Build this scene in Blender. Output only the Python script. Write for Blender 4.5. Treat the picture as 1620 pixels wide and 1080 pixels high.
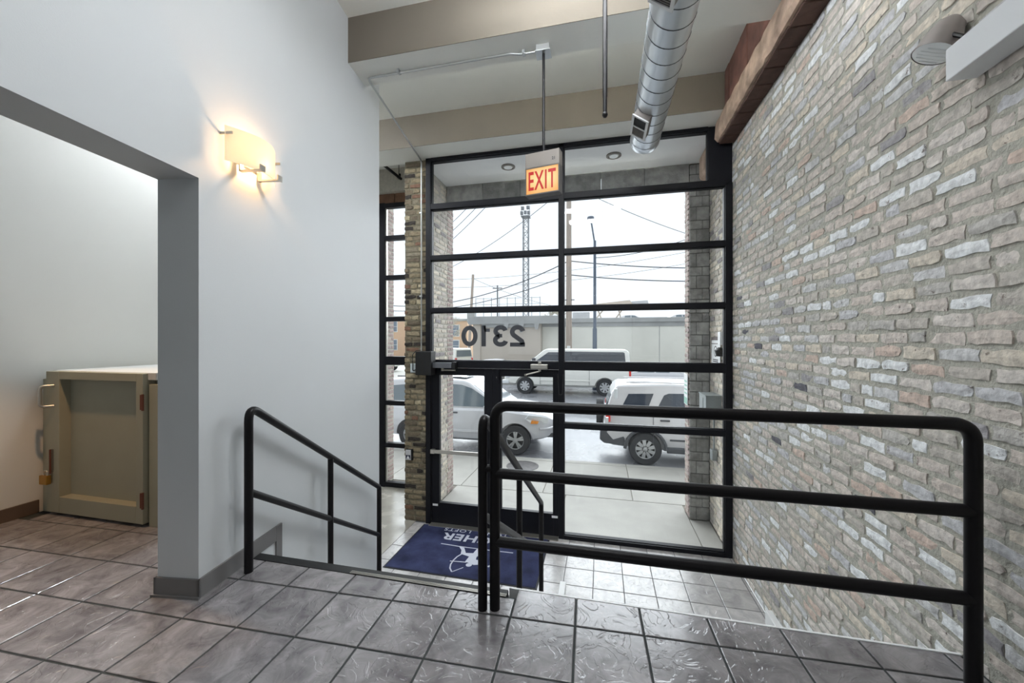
import bpy, bmesh, math, random
from mathutils import Vector, Matrix

# ------------------------------------------------------------------ scene, camera, world, light
for o in list(bpy.data.objects):
    bpy.data.objects.remove(o, do_unlink=True)
scene = bpy.context.scene
COL = scene.collection
RND = random.Random(11)

CAM_H = 1.38
cam_d = bpy.data.cameras.new('camera')
cam = bpy.data.objects.new('camera', cam_d)
COL.objects.link(cam)
cam_d.sensor_width = 36.0
cam_d.lens = 615.0 / 1620.0 * 36.0
cam_d.shift_y = -3.0 / 1620.0
cam_d.clip_start = 0.02
cam_d.clip_end = 600
cam.location = (0, 0, CAM_H)
cam.rotation_euler = (math.radians(90), 0, math.radians(13.0))
scene.camera = cam

world = bpy.data.worlds.new('overcast_sky')
scene.world = world
world.use_nodes = True
wn = world.node_tree.nodes
wbg = wn['Background']
wbg.inputs[0].default_value = (0.91, 0.955, 1.0, 1)
wbg.inputs[1].default_value = 1.25

sun_d = bpy.data.lights.new('overcast_sun', 'SUN')
sun_d.energy = 10.0
sun_d.angle = math.radians(100)
sun_d.color = (0.93, 0.97, 1.0)
sun = bpy.data.objects.new('overcast_sun', sun_d)
COL.objects.link(sun)
# diffuse daylight from over the street, brightest part of the cloud cover low in front of the entrance
sun.rotation_euler = (math.radians(-72), 0, math.radians(4))

vs = scene.view_settings
vs.view_transform = 'Standard'
vs.look = 'None'
vs.exposure = 0.0
vs.gamma = 1.0
vs.use_curve_mapping = False

# ------------------------------------------------------------------ helpers
def lin(r, g, b):
    f = lambda c: c / 12.92 if c <= 0.04045 else ((c + 0.055) / 1.055) ** 2.4
    return (f(r / 255.0), f(g / 255.0), f(b / 255.0), 1.0)

def new_mat(name):
    m = bpy.data.materials.new(name)
    m.use_nodes = True
    return m, m.node_tree.nodes, m.node_tree.links, m.node_tree.nodes['Principled BSDF']

def pmat(name, col, rough=0.5, metal=0.0, var=0.0, vscale=4.0, bump=0.0, bscale=60.0, spec=0.5, stretch=None,
         rvar=0.0, obj_var=0.0, coat=0.0, detail=4.0):
    m, n, l, p = new_mat(name)
    p.inputs['Base Color'].default_value = col
    p.inputs['Roughness'].default_value = rough
    p.inputs['Metallic'].default_value = metal
    p.inputs['Specular IOR Level'].default_value = spec
    if coat:
        p.inputs['Coat Weight'].default_value = coat
        p.inputs['Coat Roughness'].default_value = 0.08
    geo = n.new('ShaderNodeNewGeometry')
    vec = geo.outputs['Position']
    if stretch:
        mp = n.new('ShaderNodeMapping')
        mp.inputs['Scale'].default_value = stretch
        l.new(vec, mp.inputs['Vector'])
        vec = mp.outputs['Vector']
    if var or obj_var or rvar:
        nz = n.new('ShaderNodeTexNoise')
        nz.inputs['Scale'].default_value = vscale
        nz.inputs['Detail'].default_value = detail
        l.new(vec, nz.inputs['Vector'])
        mr = n.new('ShaderNodeMapRange')
        mr.inputs['From Min'].default_value = 0.3
        mr.inputs['From Max'].default_value = 0.7
        mr.inputs['To Min'].default_value = 1 - var
        mr.inputs['To Max'].default_value = 1 + var
        l.new(nz.outputs['Fac'], mr.inputs['Value'])
        val = mr.outputs['Result']
        if obj_var:
            oi = n.new('ShaderNodeObjectInfo')
            m2 = n.new('ShaderNodeMapRange')
            m2.inputs['To Min'].default_value = 1 - obj_var
            m2.inputs['To Max'].default_value = 1 + obj_var
            l.new(oi.outputs['Random'], m2.inputs['Value'])
            mu = n.new('ShaderNodeMath'); mu.operation = 'MULTIPLY'
            l.new(val, mu.inputs[0]); l.new(m2.outputs['Result'], mu.inputs[1])
            val = mu.outputs[0]
        vm = n.new('ShaderNodeVectorMath'); vm.operation = 'SCALE'
        vm.inputs[0].default_value = col[:3]
        l.new(val, vm.inputs['Scale'])
        l.new(vm.outputs['Vector'], p.inputs['Base Color'])
        if rvar:
            m3 = n.new('ShaderNodeMapRange')
            m3.inputs['From Min'].default_value = 0.3
            m3.inputs['From Max'].default_value = 0.7
            m3.inputs['To Min'].default_value = max(0.02, rough - rvar)
            m3.inputs['To Max'].default_value = rough + rvar
            l.new(nz.outputs['Fac'], m3.inputs['Value'])
            l.new(m3.outputs['Result'], p.inputs['Roughness'])
    if bump:
        nb = n.new('ShaderNodeTexNoise')
        nb.inputs['Scale'].default_value = bscale
        nb.inputs['Detail'].default_value = 5
        l.new(vec, nb.inputs['Vector'])
        bp = n.new('ShaderNodeBump')
        bp.inputs['Strength'].default_value = bump
        bp.inputs['Distance'].default_value = 0.01
        l.new(nb.outputs['Fac'], bp.inputs['Height'])
        l.new(bp.outputs['Normal'], p.inputs['Normal'])
    return m

def emat(name, col, strength):
    m, n, l, p = new_mat(name)
    p.inputs['Base Color'].default_value = col
    p.inputs['Emission Color'].default_value = col
    p.inputs['Emission Strength'].default_value = strength
    return m

def ramp_mat(name, stops, rough=0.85, bump=0.5, bscale=45.0, mott=0.22, mscale=26.0):
    """brick-like: one flat colour picked for each piece, then mottled"""
    m, n, l, p = new_mat(name)
    oi = n.new('ShaderNodeObjectInfo')
    geo = n.new('ShaderNodeNewGeometry')
    ad = n.new('ShaderNodeMath'); ad.operation = 'ADD'
    l.new(oi.outputs['Random'], ad.inputs[0]); l.new(geo.outputs['Random Per Island'], ad.inputs[1])
    fr = n.new('ShaderNodeMath'); fr.operation = 'FRACT'
    l.new(ad.outputs[0], fr.inputs[0])
    cr = n.new('ShaderNodeValToRGB')
    cr.color_ramp.interpolation = 'CONSTANT'
    els = cr.color_ramp.elements
    while len(els) < len(stops):
        els.new(0.5)
    for e, (pos, c) in zip(els, stops):
        e.position = pos; e.color = c
    l.new(fr.outputs[0], cr.inputs['Fac'])
    nz = n.new('ShaderNodeTexNoise'); nz.inputs['Scale'].default_value = mscale; nz.inputs['Detail'].default_value = 5
    l.new(geo.outputs['Position'], nz.inputs['Vector'])
    mr = n.new('ShaderNodeMapRange')
    mr.inputs['From Min'].default_value = 0.3; mr.inputs['From Max'].default_value = 0.7
    mr.inputs['To Min'].default_value = 1 - mott; mr.inputs['To Max'].default_value = 1 + mott
    l.new(nz.outputs['Fac'], mr.inputs['Value'])
    vm = n.new('ShaderNodeVectorMath'); vm.operation = 'SCALE'
    l.new(cr.outputs['Color'], vm.inputs[0]); l.new(mr.outputs['Result'], vm.inputs['Scale'])
    # burnt specks
    n2 = n.new('ShaderNodeTexNoise'); n2.inputs['Scale'].default_value = 19; n2.inputs['Detail'].default_value = 6
    n2.inputs['Roughness'].default_value = 0.75
    l.new(geo.outputs['Position'], n2.inputs['Vector'])
    m2 = n.new('ShaderNodeMapRange')
    m2.inputs['From Min'].default_value = 0.60; m2.inputs['From Max'].default_value = 0.70
    l.new(n2.outputs['Fac'], m2.inputs['Value'])
    mx = n.new('ShaderNodeMix'); mx.data_type = 'RGBA'
    mx.inputs['B'].default_value = lin(92, 74, 66)
    l.new(m2.outputs['Result'], mx.inputs['Factor']); l.new(vm.outputs['Vector'], mx.inputs['A'])
    l.new(mx.outputs['Result'], p.inputs['Base Color'])
    p.inputs['Roughness'].default_value = rough
    p.inputs['Specular IOR Level'].default_value = 0.25
    nb = n.new('ShaderNodeTexNoise'); nb.inputs['Scale'].default_value = bscale; nb.inputs['Detail'].default_value = 6
    l.new(geo.outputs['Position'], nb.inputs['Vector'])
    bp = n.new('ShaderNodeBump'); bp.inputs['Strength'].default_value = bump; bp.inputs['Distance'].default_value = 0.012
    l.new(nb.outputs['Fac'], bp.inputs['Height']); l.new(bp.outputs['Normal'], p.inputs['Normal'])
    return m

def glass_mat(name, tint=(0.97, 0.985, 0.99), refl=1.0):
    m, n, l, p = new_mat(name)
    n.remove(p)
    out = n['Material Output']
    tr = n.new('ShaderNodeBsdfTransparent'); tr.inputs[0].default_value = (*tint, 1)
    gl = n.new('ShaderNodeBsdfGlossy'); gl.inputs['Roughness'].default_value = 0.01
    fr = n.new('ShaderNodeFresnel'); fr.inputs['IOR'].default_value = 1.35
    mu = n.new('ShaderNodeMath'); mu.operation = 'MULTIPLY'; mu.inputs[1].default_value = refl
    l.new(fr.outputs[0], mu.inputs[0])
    mx = n.new('ShaderNodeMixShader')
    l.new(mu.outputs[0], mx.inputs[0]); l.new(tr.outputs[0], mx.inputs[1]); l.new(gl.outputs[0], mx.inputs[2])
    l.new(mx.outputs[0], out.inputs['Surface'])
    return m

class MB:
    def __init__(self):
        self.v = []; self.f = []
    def add(self, vs_, fs):
        b = len(self.v)
        self.v += [tuple(x) for x in vs_]
        self.f += [tuple(i + b for i in f) for f in fs]
        return self
    def box(self, x0, x1, y0, y1, z0, z1, M=None):
        p = [(x0, y0, z0), (x1, y0, z0), (x1, y1, z0), (x0, y1, z0), (x0, y0, z1), (x1, y0, z1), (x1, y1, z1), (x0, y1, z1)]
        if M: p = [M @ Vector(q) for q in p]
        return self.add(p, [(0, 3, 2, 1), (4, 5, 6, 7), (0, 1, 5, 4), (1, 2, 6, 5), (2, 3, 7, 6), (3, 0, 4, 7)])
    def prism(self, poly, off):
        """poly: 3D points, extruded by the vector off"""
        n = len(poly); off = Vector(off)
        p = [Vector(q) for q in poly]
        vs_ = p + [q + off for q in p]
        nrm = Vector((0, 0, 0))
        for i in range(n):
            a, b = p[i], p[(i + 1) % n]
            nrm += a.cross(b)
        flip = nrm.dot(off) > 0
        bot = tuple(range(n)); top = tuple(range(n, 2 * n))
        fs = [bot[::-1] if flip else bot, top if flip else top[::-1]]
        for i in range(n):
            j = (i + 1) % n
            q = (i, j, n + j, n + i)
            fs.append(q if flip else q[::-1])
        return self.add(vs_, fs)
    def tube(self, path, r, n=10, caps=True):
        pts = [Vector(p) for p in path]
        rs = r if isinstance(r, (list, tuple)) else [r] * len(pts)
        tang = []
        for i in range(len(pts)):
            a = pts[max(i - 1, 0)]; b = pts[min(i + 1, len(pts) - 1)]
            if 0 < i < len(pts) - 1:
                t = (pts[i] - a).normalized() + (b - pts[i]).normalized()
            else:
                t = b - a
            tang.append(t.normalized())
        up = Vector((0, 0, 1)) if abs(tang[0].z) < 0.9 else Vector((1, 0, 0))
        u = (up - tang[0] * up.dot(tang[0])).normalized()
        vs_ = []; fs = []
        for i, (p, t) in enumerate(zip(pts, tang)):
            u = (u - t * u.dot(t)).normalized()
            w = t.cross(u)
            for k in range(n):
                a = 2 * math.pi * k / n
                vs_.append(p + (u * math.cos(a) + w * math.sin(a)) * rs[i])
        for i in range(len(pts) - 1):
            for k in range(n):
                k2 = (k + 1) % n
                fs.append((i * n + k, i * n + k2, (i + 1) * n + k2, (i + 1) * n + k))
        if caps:
            fs.append(tuple(range(n))[::-1])
            fs.append(tuple((len(pts) - 1) * n + k for k in range(n)))
        return self.add(vs_, fs)
    def cyl(self, p0, p1, r0, r1=None, n=16):
        return self.tube([p0, p1], [r0, r0 if r1 is None else r1], n)
    def lathe(self, prof, org, axis, n=24):
        """prof: (radius, distance along axis)"""
        ax = Vector(axis).normalized(); org = Vector(org)
        up = Vector((0, 0, 1)) if abs(ax.z) < 0.9 else Vector((1, 0, 0))
        u = (up - ax * up.dot(ax)).normalized(); w = ax.cross(u)
        vs_ = []; fs = []
        for r, d in prof:
            for k in range(n):
                a = 2 * math.pi * k / n
                vs_.append(org + ax * d + (u * math.cos(a) + w * math.sin(a)) * r)
        for i in range(len(prof) - 1):
            for k in range(n):
                k2 = (k + 1) % n
                fs.append((i * n + k, i * n + k2, (i + 1) * n + k2, (i + 1) * n + k))
        return self.add(vs_, fs)
    def mesh(self, name, smooth=False):
        me = bpy.data.meshes.new(name)
        me.from_pydata(self.v, [], self.f)
        me.update()
        if smooth:
            for p in me.polygons: p.use_smooth = True
            me.set_sharp_from_angle(angle=math.radians(38))
        return me
    def build(self, name, m, parent=None, smooth=False, bevel=0.0, loc=None):
        o = bpy.data.objects.new(name, self.mesh(name, smooth))
        o.data.materials.append(m)
        COL.objects.link(o)
        if parent: o.parent = parent
        if loc: o.location = loc
        if bevel:
            b = o.modifiers.new('bevel', 'BEVEL'); b.width = bevel; b.segments = 2; b.limit_method = 'ANGLE'
        return o

def tag(o, label=None, cat=None, group=None, kind=None):
    if label: o['label'] = label
    if cat: o['category'] = cat
    if group: o['group'] = group
    if kind: o['kind'] = kind
    return o

def thing(name, label, cat, loc=(0, 0, 0), rz=0.0, group=None, kind=None):
    o = bpy.data.objects.new(name, None)
    o.empty_display_size = 0.1
    COL.objects.link(o)
    o.location = loc; o.rotation_euler = (0, 0, rz)
    return tag(o, label, cat, group, kind)

def struct(name, mb, m, label=None, cat=None, parent=None, bevel=0.0, smooth=False):
    o = mb.build(name, m, parent, smooth, bevel)
    o['kind'] = 'structure'
    return tag(o, label, cat)

def copy_obj(o, parent, loc, rot=None, scale=None):
    c = o.copy(); COL.objects.link(c); c.parent = parent; c.location = loc
    if rot: c.rotation_euler = rot
    if scale: c.scale = scale
    return c

def text_obj(name, body, m, parent, M, size=1.0, extrude=0.001, bold=0.0, sx=1.0, space=1.0):
    cu = bpy.data.curves.new('t', 'FONT'); cu.body = body; cu.size = size; cu.extrude = extrude
    cu.offset = bold; cu.align_x = 'CENTER'; cu.align_y = 'CENTER'; cu.space_character = space
    t = bpy.data.objects.new('t', cu); COL.objects.link(t)
    bpy.context.view_layer.update()
    dg = bpy.context.evaluated_depsgraph_get()
    me = bpy.data.meshes.new_from_object(t.evaluated_get(dg))
    bpy.data.objects.remove(t); bpy.data.curves.remove(cu)
    xs = [v.co.x for v in me.vertices]; ys = [v.co.y for v in me.vertices]
    cx_, cy_ = (min(xs) + max(xs)) / 2, (min(ys) + max(ys)) / 2
    for v in me.vertices:
        v.co.x = (v.co.x - cx_) * sx; v.co.y -= cy_
    me.transform(M)
    me.materials.clear(); me.materials.append(m)
    me.name = name
    o = bpy.data.objects.new(name, me); COL.objects.link(o)
    if parent: o.parent = parent
    return o

def clip(poly, a, b, c):
    """keep a*x+b*y<=c"""
    out = []
    for i in range(len(poly)):
        p, q = poly[i], poly[(i + 1) % len(poly)]
        dp, dq = a * p[0] + b * p[1] - c, a * q[0] + b * q[1] - c
        if dp <= 0: out.append(p)
        if (dp < 0 < dq) or (dq < 0 < dp):
            t = dp / (dp - dq)
            out.append((p[0] + (q[0] - p[0]) * t, p[1] + (q[1] - p[1]) * t))
    return out

def bend(path, r=0.08, n=6):
    """round the inner corners of a path"""
    P = [Vector(p) for p in path]; out = [P[0]]
    for i in range(1, len(P) - 1):
        a = (P[i - 1] - P[i]).normalized(); b = (P[i + 1] - P[i]).normalized()
        ang = math.acos(max(-1, min(1, a.dot(b))))
        if ang > 3.1: out.append(P[i]); continue
        d = min(r / math.tan(ang / 2), 0.48 * (P[i - 1] - P[i]).length, 0.48 * (P[i + 1] - P[i]).length)
        s, e = P[i] + a * d, P[i] + b * d
        for k in range(n + 1):
            t = k / n
            out.append(s * (1 - t) ** 2 + P[i] * 2 * t * (1 - t) + e * t * t)
    out.append(P[-1])
    return out

# ------------------------------------------------------------------ materials
M_wall = pmat('painted_wall', lin(205, 208, 210), 0.6, var=0.012, vscale=2, bump=0.06, bscale=180)
M_wall_in = pmat('painted_wall_side_room', lin(216, 214, 208), 0.6, var=0.012, vscale=2, bump=0.06, bscale=180)
M_ceil = pmat('painted_concrete_ceiling', lin(232, 232, 226), 0.75, var=0.03, vscale=1.3, bump=0.1, bscale=30)
M_beamside = pmat('shaded_beam_face_paint', lin(120, 112, 101), 0.75, var=0.04, vscale=1.7, bump=0.12, bscale=30)  # shade put into the colour of the beam faces, darker than the soffits
M_base = pmat('grey_vinyl_base', lin(112, 110, 110), 0.35, var=0.05)
M_black = pmat('black_painted_metal', lin(20, 18, 20), 0.42, spec=0.22)
M_frame = pmat('black_anodised_frame', lin(14, 15, 22), 0.5, spec=0.25)
M_blackplastic = pmat('black_plastic', lin(18, 18, 20), 0.5)
M_white = pmat('white_painted_trim', lin(235, 236, 236), 0.45)
M_grout = pmat('dark_grout', lin(54, 58, 58), 0.9, var=0.1, vscale=30)
M_grout2 = pmat('grey_grout', lin(112, 112, 114), 0.9, var=0.1, vscale=30)
M_galv = pmat('galvanised_steel', lin(206, 211, 215), 0.36, metal=0.85)
M_seam = pmat('duct_seam_steel', lin(84, 88, 92), 0.45, metal=0.8)
M_conduit = pmat('conduit_steel', lin(190, 192, 192), 0.35, metal=0.8)
M_alu = pmat('brushed_aluminium', lin(188, 184, 176), 0.32, metal=0.85)
M_glass = glass_mat('window_glass')
M_concrete = pmat('polished_concrete', lin(176, 172, 162), 0.22, var=0.14, vscale=3.5, bump=0.08, bscale=14, rvar=0.1)

def slate_mat(name, c0, c1, rough, bump):
    m, n, l, p = new_mat(name)
    geo = n.new('ShaderNodeNewGeometry'); oi = n.new('ShaderNodeObjectInfo')
    off = n.new('ShaderNodeVectorMath'); off.operation = 'SCALE'
    off.inputs[0].default_value = (7.3, 3.1, 5.7); l.new(oi.outputs['Random'], off.inputs['Scale'])
    av = n.new('ShaderNodeVectorMath'); l.new(geo.outputs['Position'], av.inputs[0]); l.new(off.outputs[0], av.inputs[1])
    n1 = n.new('ShaderNodeTexNoise'); n1.inputs['Scale'].default_value = 7; n1.inputs['Detail'].default_value = 7
    n1.inputs['Roughness'].default_value = 0.62; n1.inputs['Distortion'].default_value = 0.9
    l.new(av.outputs[0], n1.inputs['Vector'])
    cr = n.new('ShaderNodeValToRGB')
    cr.color_ramp.elements[0].position = 0.3; cr.color_ramp.elements[0].color = c0
    cr.color_ramp.elements[1].position = 0.68; cr.color_ramp.elements[1].color = c1
    l.new(n1.outputs['Fac'], cr.inputs['Fac'])
    mr = n.new('ShaderNodeMapRange'); mr.inputs['To Min'].default_value = 0.86; mr.inputs['To Max'].default_value = 1.12
    l.new(oi.outputs['Random'], mr.inputs['Value'])
    vm = n.new('ShaderNodeVectorMath'); vm.operation = 'SCALE'
    l.new(cr.outputs['Color'], vm.inputs[0]); l.new(mr.outputs['Result'], vm.inputs['Scale'])
    l.new(vm.outputs[0], p.inputs['Base Color'])
    p.inputs['Roughness'].default_value = rough
    p.inputs['Specular IOR Level'].default_value = 1.0
    n2 = n.new('ShaderNodeTexNoise'); n2.inputs['Scale'].default_value = 6.5; n2.inputs['Detail'].default_value = 5
    n2.inputs['Distortion'].default_value = 1.6; l.new(av.outputs[0], n2.inputs['Vector'])
    st = n.new('ShaderNodeMath'); st.operation = 'MULTIPLY'; st.inputs[1].default_value = 6.0
    l.new(n2.outputs['Fac'], st.inputs[0])
    fl = n.new('ShaderNodeMath'); fl.operation = 'FRACT'; l.new(st.outputs[0], fl.inputs[0])
    sm = n.new('ShaderNodeMapRange'); sm.interpolation_type = 'SMOOTHSTEP'
    sm.inputs['From Min'].default_value = 0.78; sm.inputs['From Max'].default_value = 1.0
    l.new(fl.outputs[0], sm.inputs['Value'])
    fl2 = n.new('ShaderNodeMath'); fl2.operation = 'FLOOR'; l.new(st.outputs[0], fl2.inputs[0])
    ad = n.new('ShaderNodeMath'); l.new(sm.outputs[0], ad.inputs[0]); l.new(fl2.outputs[0], ad.inputs[1])
    n3 = n.new('ShaderNodeTexNoise'); n3.inputs['Scale'].default_value = 30; n3.inputs['Detail'].default_value = 4
    l.new(av.outputs[0], n3.inputs['Vector'])
    a2 = n.new('ShaderNodeMath'); a2.operation = 'MULTIPLY_ADD'; a2.inputs[1].default_value = 0.35
    l.new(n3.outputs['Fac'], a2.inputs[0]); l.new(ad.outputs[0], a2.inputs[2])
    bp = n.new('ShaderNodeBump'); bp.inputs['Strength'].default_value = bump; bp.inputs['Distance'].default_value = 0.003
    l.new(a2.outputs[0], bp.inputs['Height']); l.new(bp.outputs['Normal'], p.inputs['Normal'])
    return m
M_tile = slate_mat('slate_look_tile', lin(102, 98, 101), lin(156, 152, 154), 0.19, 0.45)
M_tile2 = slate_mat('pale_slate_look_tile', lin(166, 163, 163), lin(204, 201, 199), 0.26, 0.35)

BR = [(0.0, lin(210, 201, 193)), (0.13, lin(198, 192, 184)), (0.26, lin(218, 211, 204)), (0.38, lin(210, 210, 210)),
      (0.48, lin(208, 198, 189)), (0.57, lin(238, 240, 241)), (0.71, lin(194, 191, 186)), (0.77, lin(216, 207, 193)),
      (0.85, lin(202, 202, 204)), (0.92, lin(208, 190, 178)), (0.96, lin(166, 163, 165)), (0.985, lin(104, 103, 110))]
M_brick = ramp_mat('reclaimed_common_brick', BR)
M_mortar = pmat('rough_grey_mortar', lin(180, 178, 167), 0.95, var=0.16, vscale=22, bump=1.0, bscale=55)
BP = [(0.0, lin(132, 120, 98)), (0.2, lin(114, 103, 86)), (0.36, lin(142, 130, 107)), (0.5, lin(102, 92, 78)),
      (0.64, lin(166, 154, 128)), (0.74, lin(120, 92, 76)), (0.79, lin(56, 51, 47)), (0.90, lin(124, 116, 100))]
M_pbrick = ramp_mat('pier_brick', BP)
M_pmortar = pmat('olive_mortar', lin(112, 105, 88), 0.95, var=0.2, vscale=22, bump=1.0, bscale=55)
BX = [(0.0, lin(206, 196, 182)), (0.2, lin(190, 182, 170)), (0.45, lin(216, 206, 190)), (0.65, lin(200, 190, 182)),
      (0.8, lin(178, 170, 164)), (0.93, lin(150, 144, 144))]
M_xbrick = ramp_mat('weathered_outdoor_brick', BX, mott=0.15)
M_xmortar = pmat('outdoor_mortar', lin(186, 182, 172), 0.95, var=0.1, vscale=20, bump=0.6, bscale=50)
BQ = [(0.0, lin(176, 158, 152)), (0.4, lin(164, 149, 146)), (0.75, lin(186, 170, 163))]
M_qbrick = ramp_mat('red_face_brick', BQ, mott=0.12)
M_cmu = pmat('grey_concrete_block', lin(150, 148, 144), 0.95, var=0.3, vscale=9, bump=1.0, bscale=40, obj_var=0.2)

# ------------------------------------------------------------------ room shell
YW = 5.2            # glazing line
XB = 1.535          # brick wall face
ZL = -1.25          # lower floor
ZC = 4.39           # slab
EDGE_R, EDGE_L = 2.11, 2.03
W0 = Vector((-2.102, 1.65, 0)); WROT = math.radians(7.8)
MW = Matrix.Translation(W0) @ Matrix.Rotation(WROT, 4, 'Z')     # left wall frame: x out of the wall, y along it

wall_left = struct('wall_left', MB().box(-0.24, 0, 0, 2.243, ZL, ZC, MW).box(-0.24, 0, -6.0, 0, 2.245, ZC, MW), M_wall,
                   'white painted wall carrying the lit sconce', 'wall')
struct('wall_side_room', MB().box(-4.55, -4.4, -5.5, 6.46, ZL, ZC), M_wall_in, 'white wall behind the low grey gate cabinet', 'wall')
# unseen rear of the lobby: wall with windows added for daylight
bw = MB()
bw.box(-4.55, 1.9, -5.6, -5.5, -0.02, 0.7).box(-4.55, 1.9, -5.6, -5.5, 3.6, ZC)
for a, b in ((-4.55, -4.0), (-1.55, -1.25), (1.2, 1.9)): bw.box(a, b, -5.6, -5.5, 0.7, 3.6)
struct('wall_back', bw, M_wall, 'white rear wall with two added daylight windows', 'wall')
struct('ceiling', MB().box(-4.6, 1.9, -5.6, 6.46, ZC, ZC + 0.2), M_ceil, 'off white painted concrete ceiling slab', 'ceiling')
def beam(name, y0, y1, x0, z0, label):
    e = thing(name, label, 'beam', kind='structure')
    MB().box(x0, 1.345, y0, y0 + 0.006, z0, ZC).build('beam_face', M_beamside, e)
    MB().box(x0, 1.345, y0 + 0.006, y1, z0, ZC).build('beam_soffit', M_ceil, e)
beam('ceiling_beam', 3.2, 3.54, -2.42, 3.97, 'shade darkened ceiling beam carrying the exit sign conduit')
beam('ceiling_beam', 4.79, 5.24, -4.4, 3.97, 'shade darkened ceiling beam just above the entrance glazing')

# ------------------------------------------------------------------ upper floor
UA = math.radians(1.96); PITCH = 0.3195; J = 0.010
uo = Vector((-0.125, 1.895))
ux = Vector((math.cos(UA), math.sin(UA))); uy = Vector((-math.sin(UA), math.cos(UA)))
fl = MB()
fl.box(-4.4, -2.2, -5.5, 1.62, -0.1, -0.004)
fl.box(-4.4, -2.3, 1.62, 2.1, -0.1, -0.004)
fl.box(-4.4, -2.5, 2.1, 2.4, -0.1, -0.004)
fl.box(-2.2, -0.42, -5.5, EDGE_L, -0.1, -0.004)
fl.box(-0.42, XB, -5.5, EDGE_R, -0.1, -0.004)
floor_up = struct('floor', fl, M_grout, 'grey slate look tile floor of the upper landing', 'floor')
def tile_mesh(poly, t=0.006, ch=0.0035):
    cx_ = sum(p[0] for p in poly) / len(poly); cy_ = sum(p[1] for p in poly) / len(poly)
    n = len(poly); b = MB()
    ins = []
    for (x, y) in poly:
        d = math.hypot(x - cx_, y - cy_) or 1
        ins.append((x - (x - cx_) / d * ch * 1.4, y - (y - cy_) / d * ch * 1.4))
    v = [(x, y, -t) for x, y in poly] + [(x, y, -ch * 0.5) for x, y in poly] + [(x, y, 0) for x, y in ins]
    f = []
    for k in (0, n):
        for i in range(n):
            j = (i + 1) % n
            f.append((k + i, k + j, k + n + j, k + n + i))
    f.append(tuple(range(2 * n, 3 * n)))
    b.add(v, f)
    return b
h = PITCH / 2 - J / 2
full = tile_mesh([(-h, -h), (h, -h), (h, h), (-h, h)]).mesh('tile'); full.materials.append(M_tile)
def add_tile(me, parent, loc, rz):
    o = bpy.data.objects.new('tile', me); COL.objects.link(o); o.parent = parent
    o.location = loc; o.rotation_euler = (RND.uniform(-1, 1) * 0.0016, RND.uniform(-1, 1) * 0.0016, rz)
    return o
for i in range(-16, 7):
    for j in range(-6, 6):
        c = uo + ux * ((i + 0.5) * PITCH) + uy * ((j + 0.5) * PITCH)
        if c.x < -4.45 or c.x > XB + 0.2: continue
        # only what the lens or a step beside it can see
        if c.y < 0.3 or (c.x > -2.2 and c.y > 2.3) or c.y > 2.35: continue
        if c.x * 1.0 + c.y * 1.05 < -2.6: continue
        poly = [(-h, -h), (h, -h), (h, h), (-h, h)]
        wp = [(c.x + ux.x * x + uy.x * y, c.y + ux.y * x + uy.y * y) for x, y in poly]
        if c.x > -2.25:
            e = EDGE_R if c.x > -0.42 else EDGE_L
            cl = clip(wp, 0, 1, e - 0.012)
            cl = clip(cl, 1, 0, XB - 0.012) if cl else cl
        else:
            cl = clip(wp, -1, 0, 4.39)
        if len(cl) < 3: continue
        ar = abs(sum(cl[k][0] * cl[(k + 1) % len(cl)][1] - cl[(k + 1) % len(cl)][0] * cl[k][1] for k in range(len(cl)))) / 2
        if ar < 0.002: continue
        if ar > 0.999 * (2 * h) ** 2:
            add_tile(full, floor_up, (c.x, c.y, 0), UA)
        else:
            mx_, my_ = sum(p[0] for p in cl) / len(cl), sum(p[1] for p in cl) / len(cl)
            me = tile_mesh([(x - mx_, y - my_) for x, y in cl]).mesh('tile'); me.materials.append(M_tile)
            add_tile(me, floor_up, (mx_, my_, 0), 0)

# landing face, edge trims
struct('wall_landing', MB().box(-0.42, XB, EDGE_R - 0.12, EDGE_R - 0.01, ZL, -0.1).box(-2.42, -0.42, EDGE_L - 0.12, EDGE_L - 0.01, ZL, -0.1), M_white,
       'white retaining wall under the landing edge', 'wall')
struct('trim_1', MB().box(-0.50, XB, EDGE_R - 0.012, EDGE_R, -0.1, 0.002), M_white, 'thin white strip along the landing edge below the long railing', 'trim')
ns = thing('trim_2', 'ribbed metal nosing strip along the top stair edge', 'trim', kind='structure')
MB().box(-2.16, -0.50, EDGE_L - 0.012, EDGE_L + 0.05, -0.05, 0.0025).build('nosing_plate', M_blackplastic, ns)
for k in range(3):
    MB().box(-1.45, -0.50, EDGE_L - 0.009 + k * 0.009, EDGE_L - 0.005 + k * 0.009, 0.0025, 0.0055).build('nosing_rib', M_alu, ns)

# stairs
st = thing('staircase', 'short flight of tiled stairs going down to the entrance doors', 'stairs', kind='structure')
for k in range(1, 7):
    z = -0.17857 * k
    y0 = EDGE_L + 0.254 * (k - 1)
    MB().box(-2.45 if k > 3 else -2.3, -0.42, y0, y0 + 0.262, ZL if k == 6 else z - 0.25, z).build('tread', M_tile2, st)
    MB().box(-2.3, -0.42, y0 + 0.242, y0 + 0.264, z - 0.006, z + 0.004).build('nosing', M_seam, st)
struct('trim_3', MB().box(-0.42, -0.36, EDGE_R, 4.04, ZL, ZL + 0.13), M_white, 'low white curb beside the foot of the stairs', 'trim', bevel=0.004)
struct('trim_4', MB().box(XB - 0.06, XB, EDGE_R, 4.04, ZL, ZL + 0.13), M_white, 'low white curb along the foot of the brick wall', 'trim', bevel=0.004)

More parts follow.
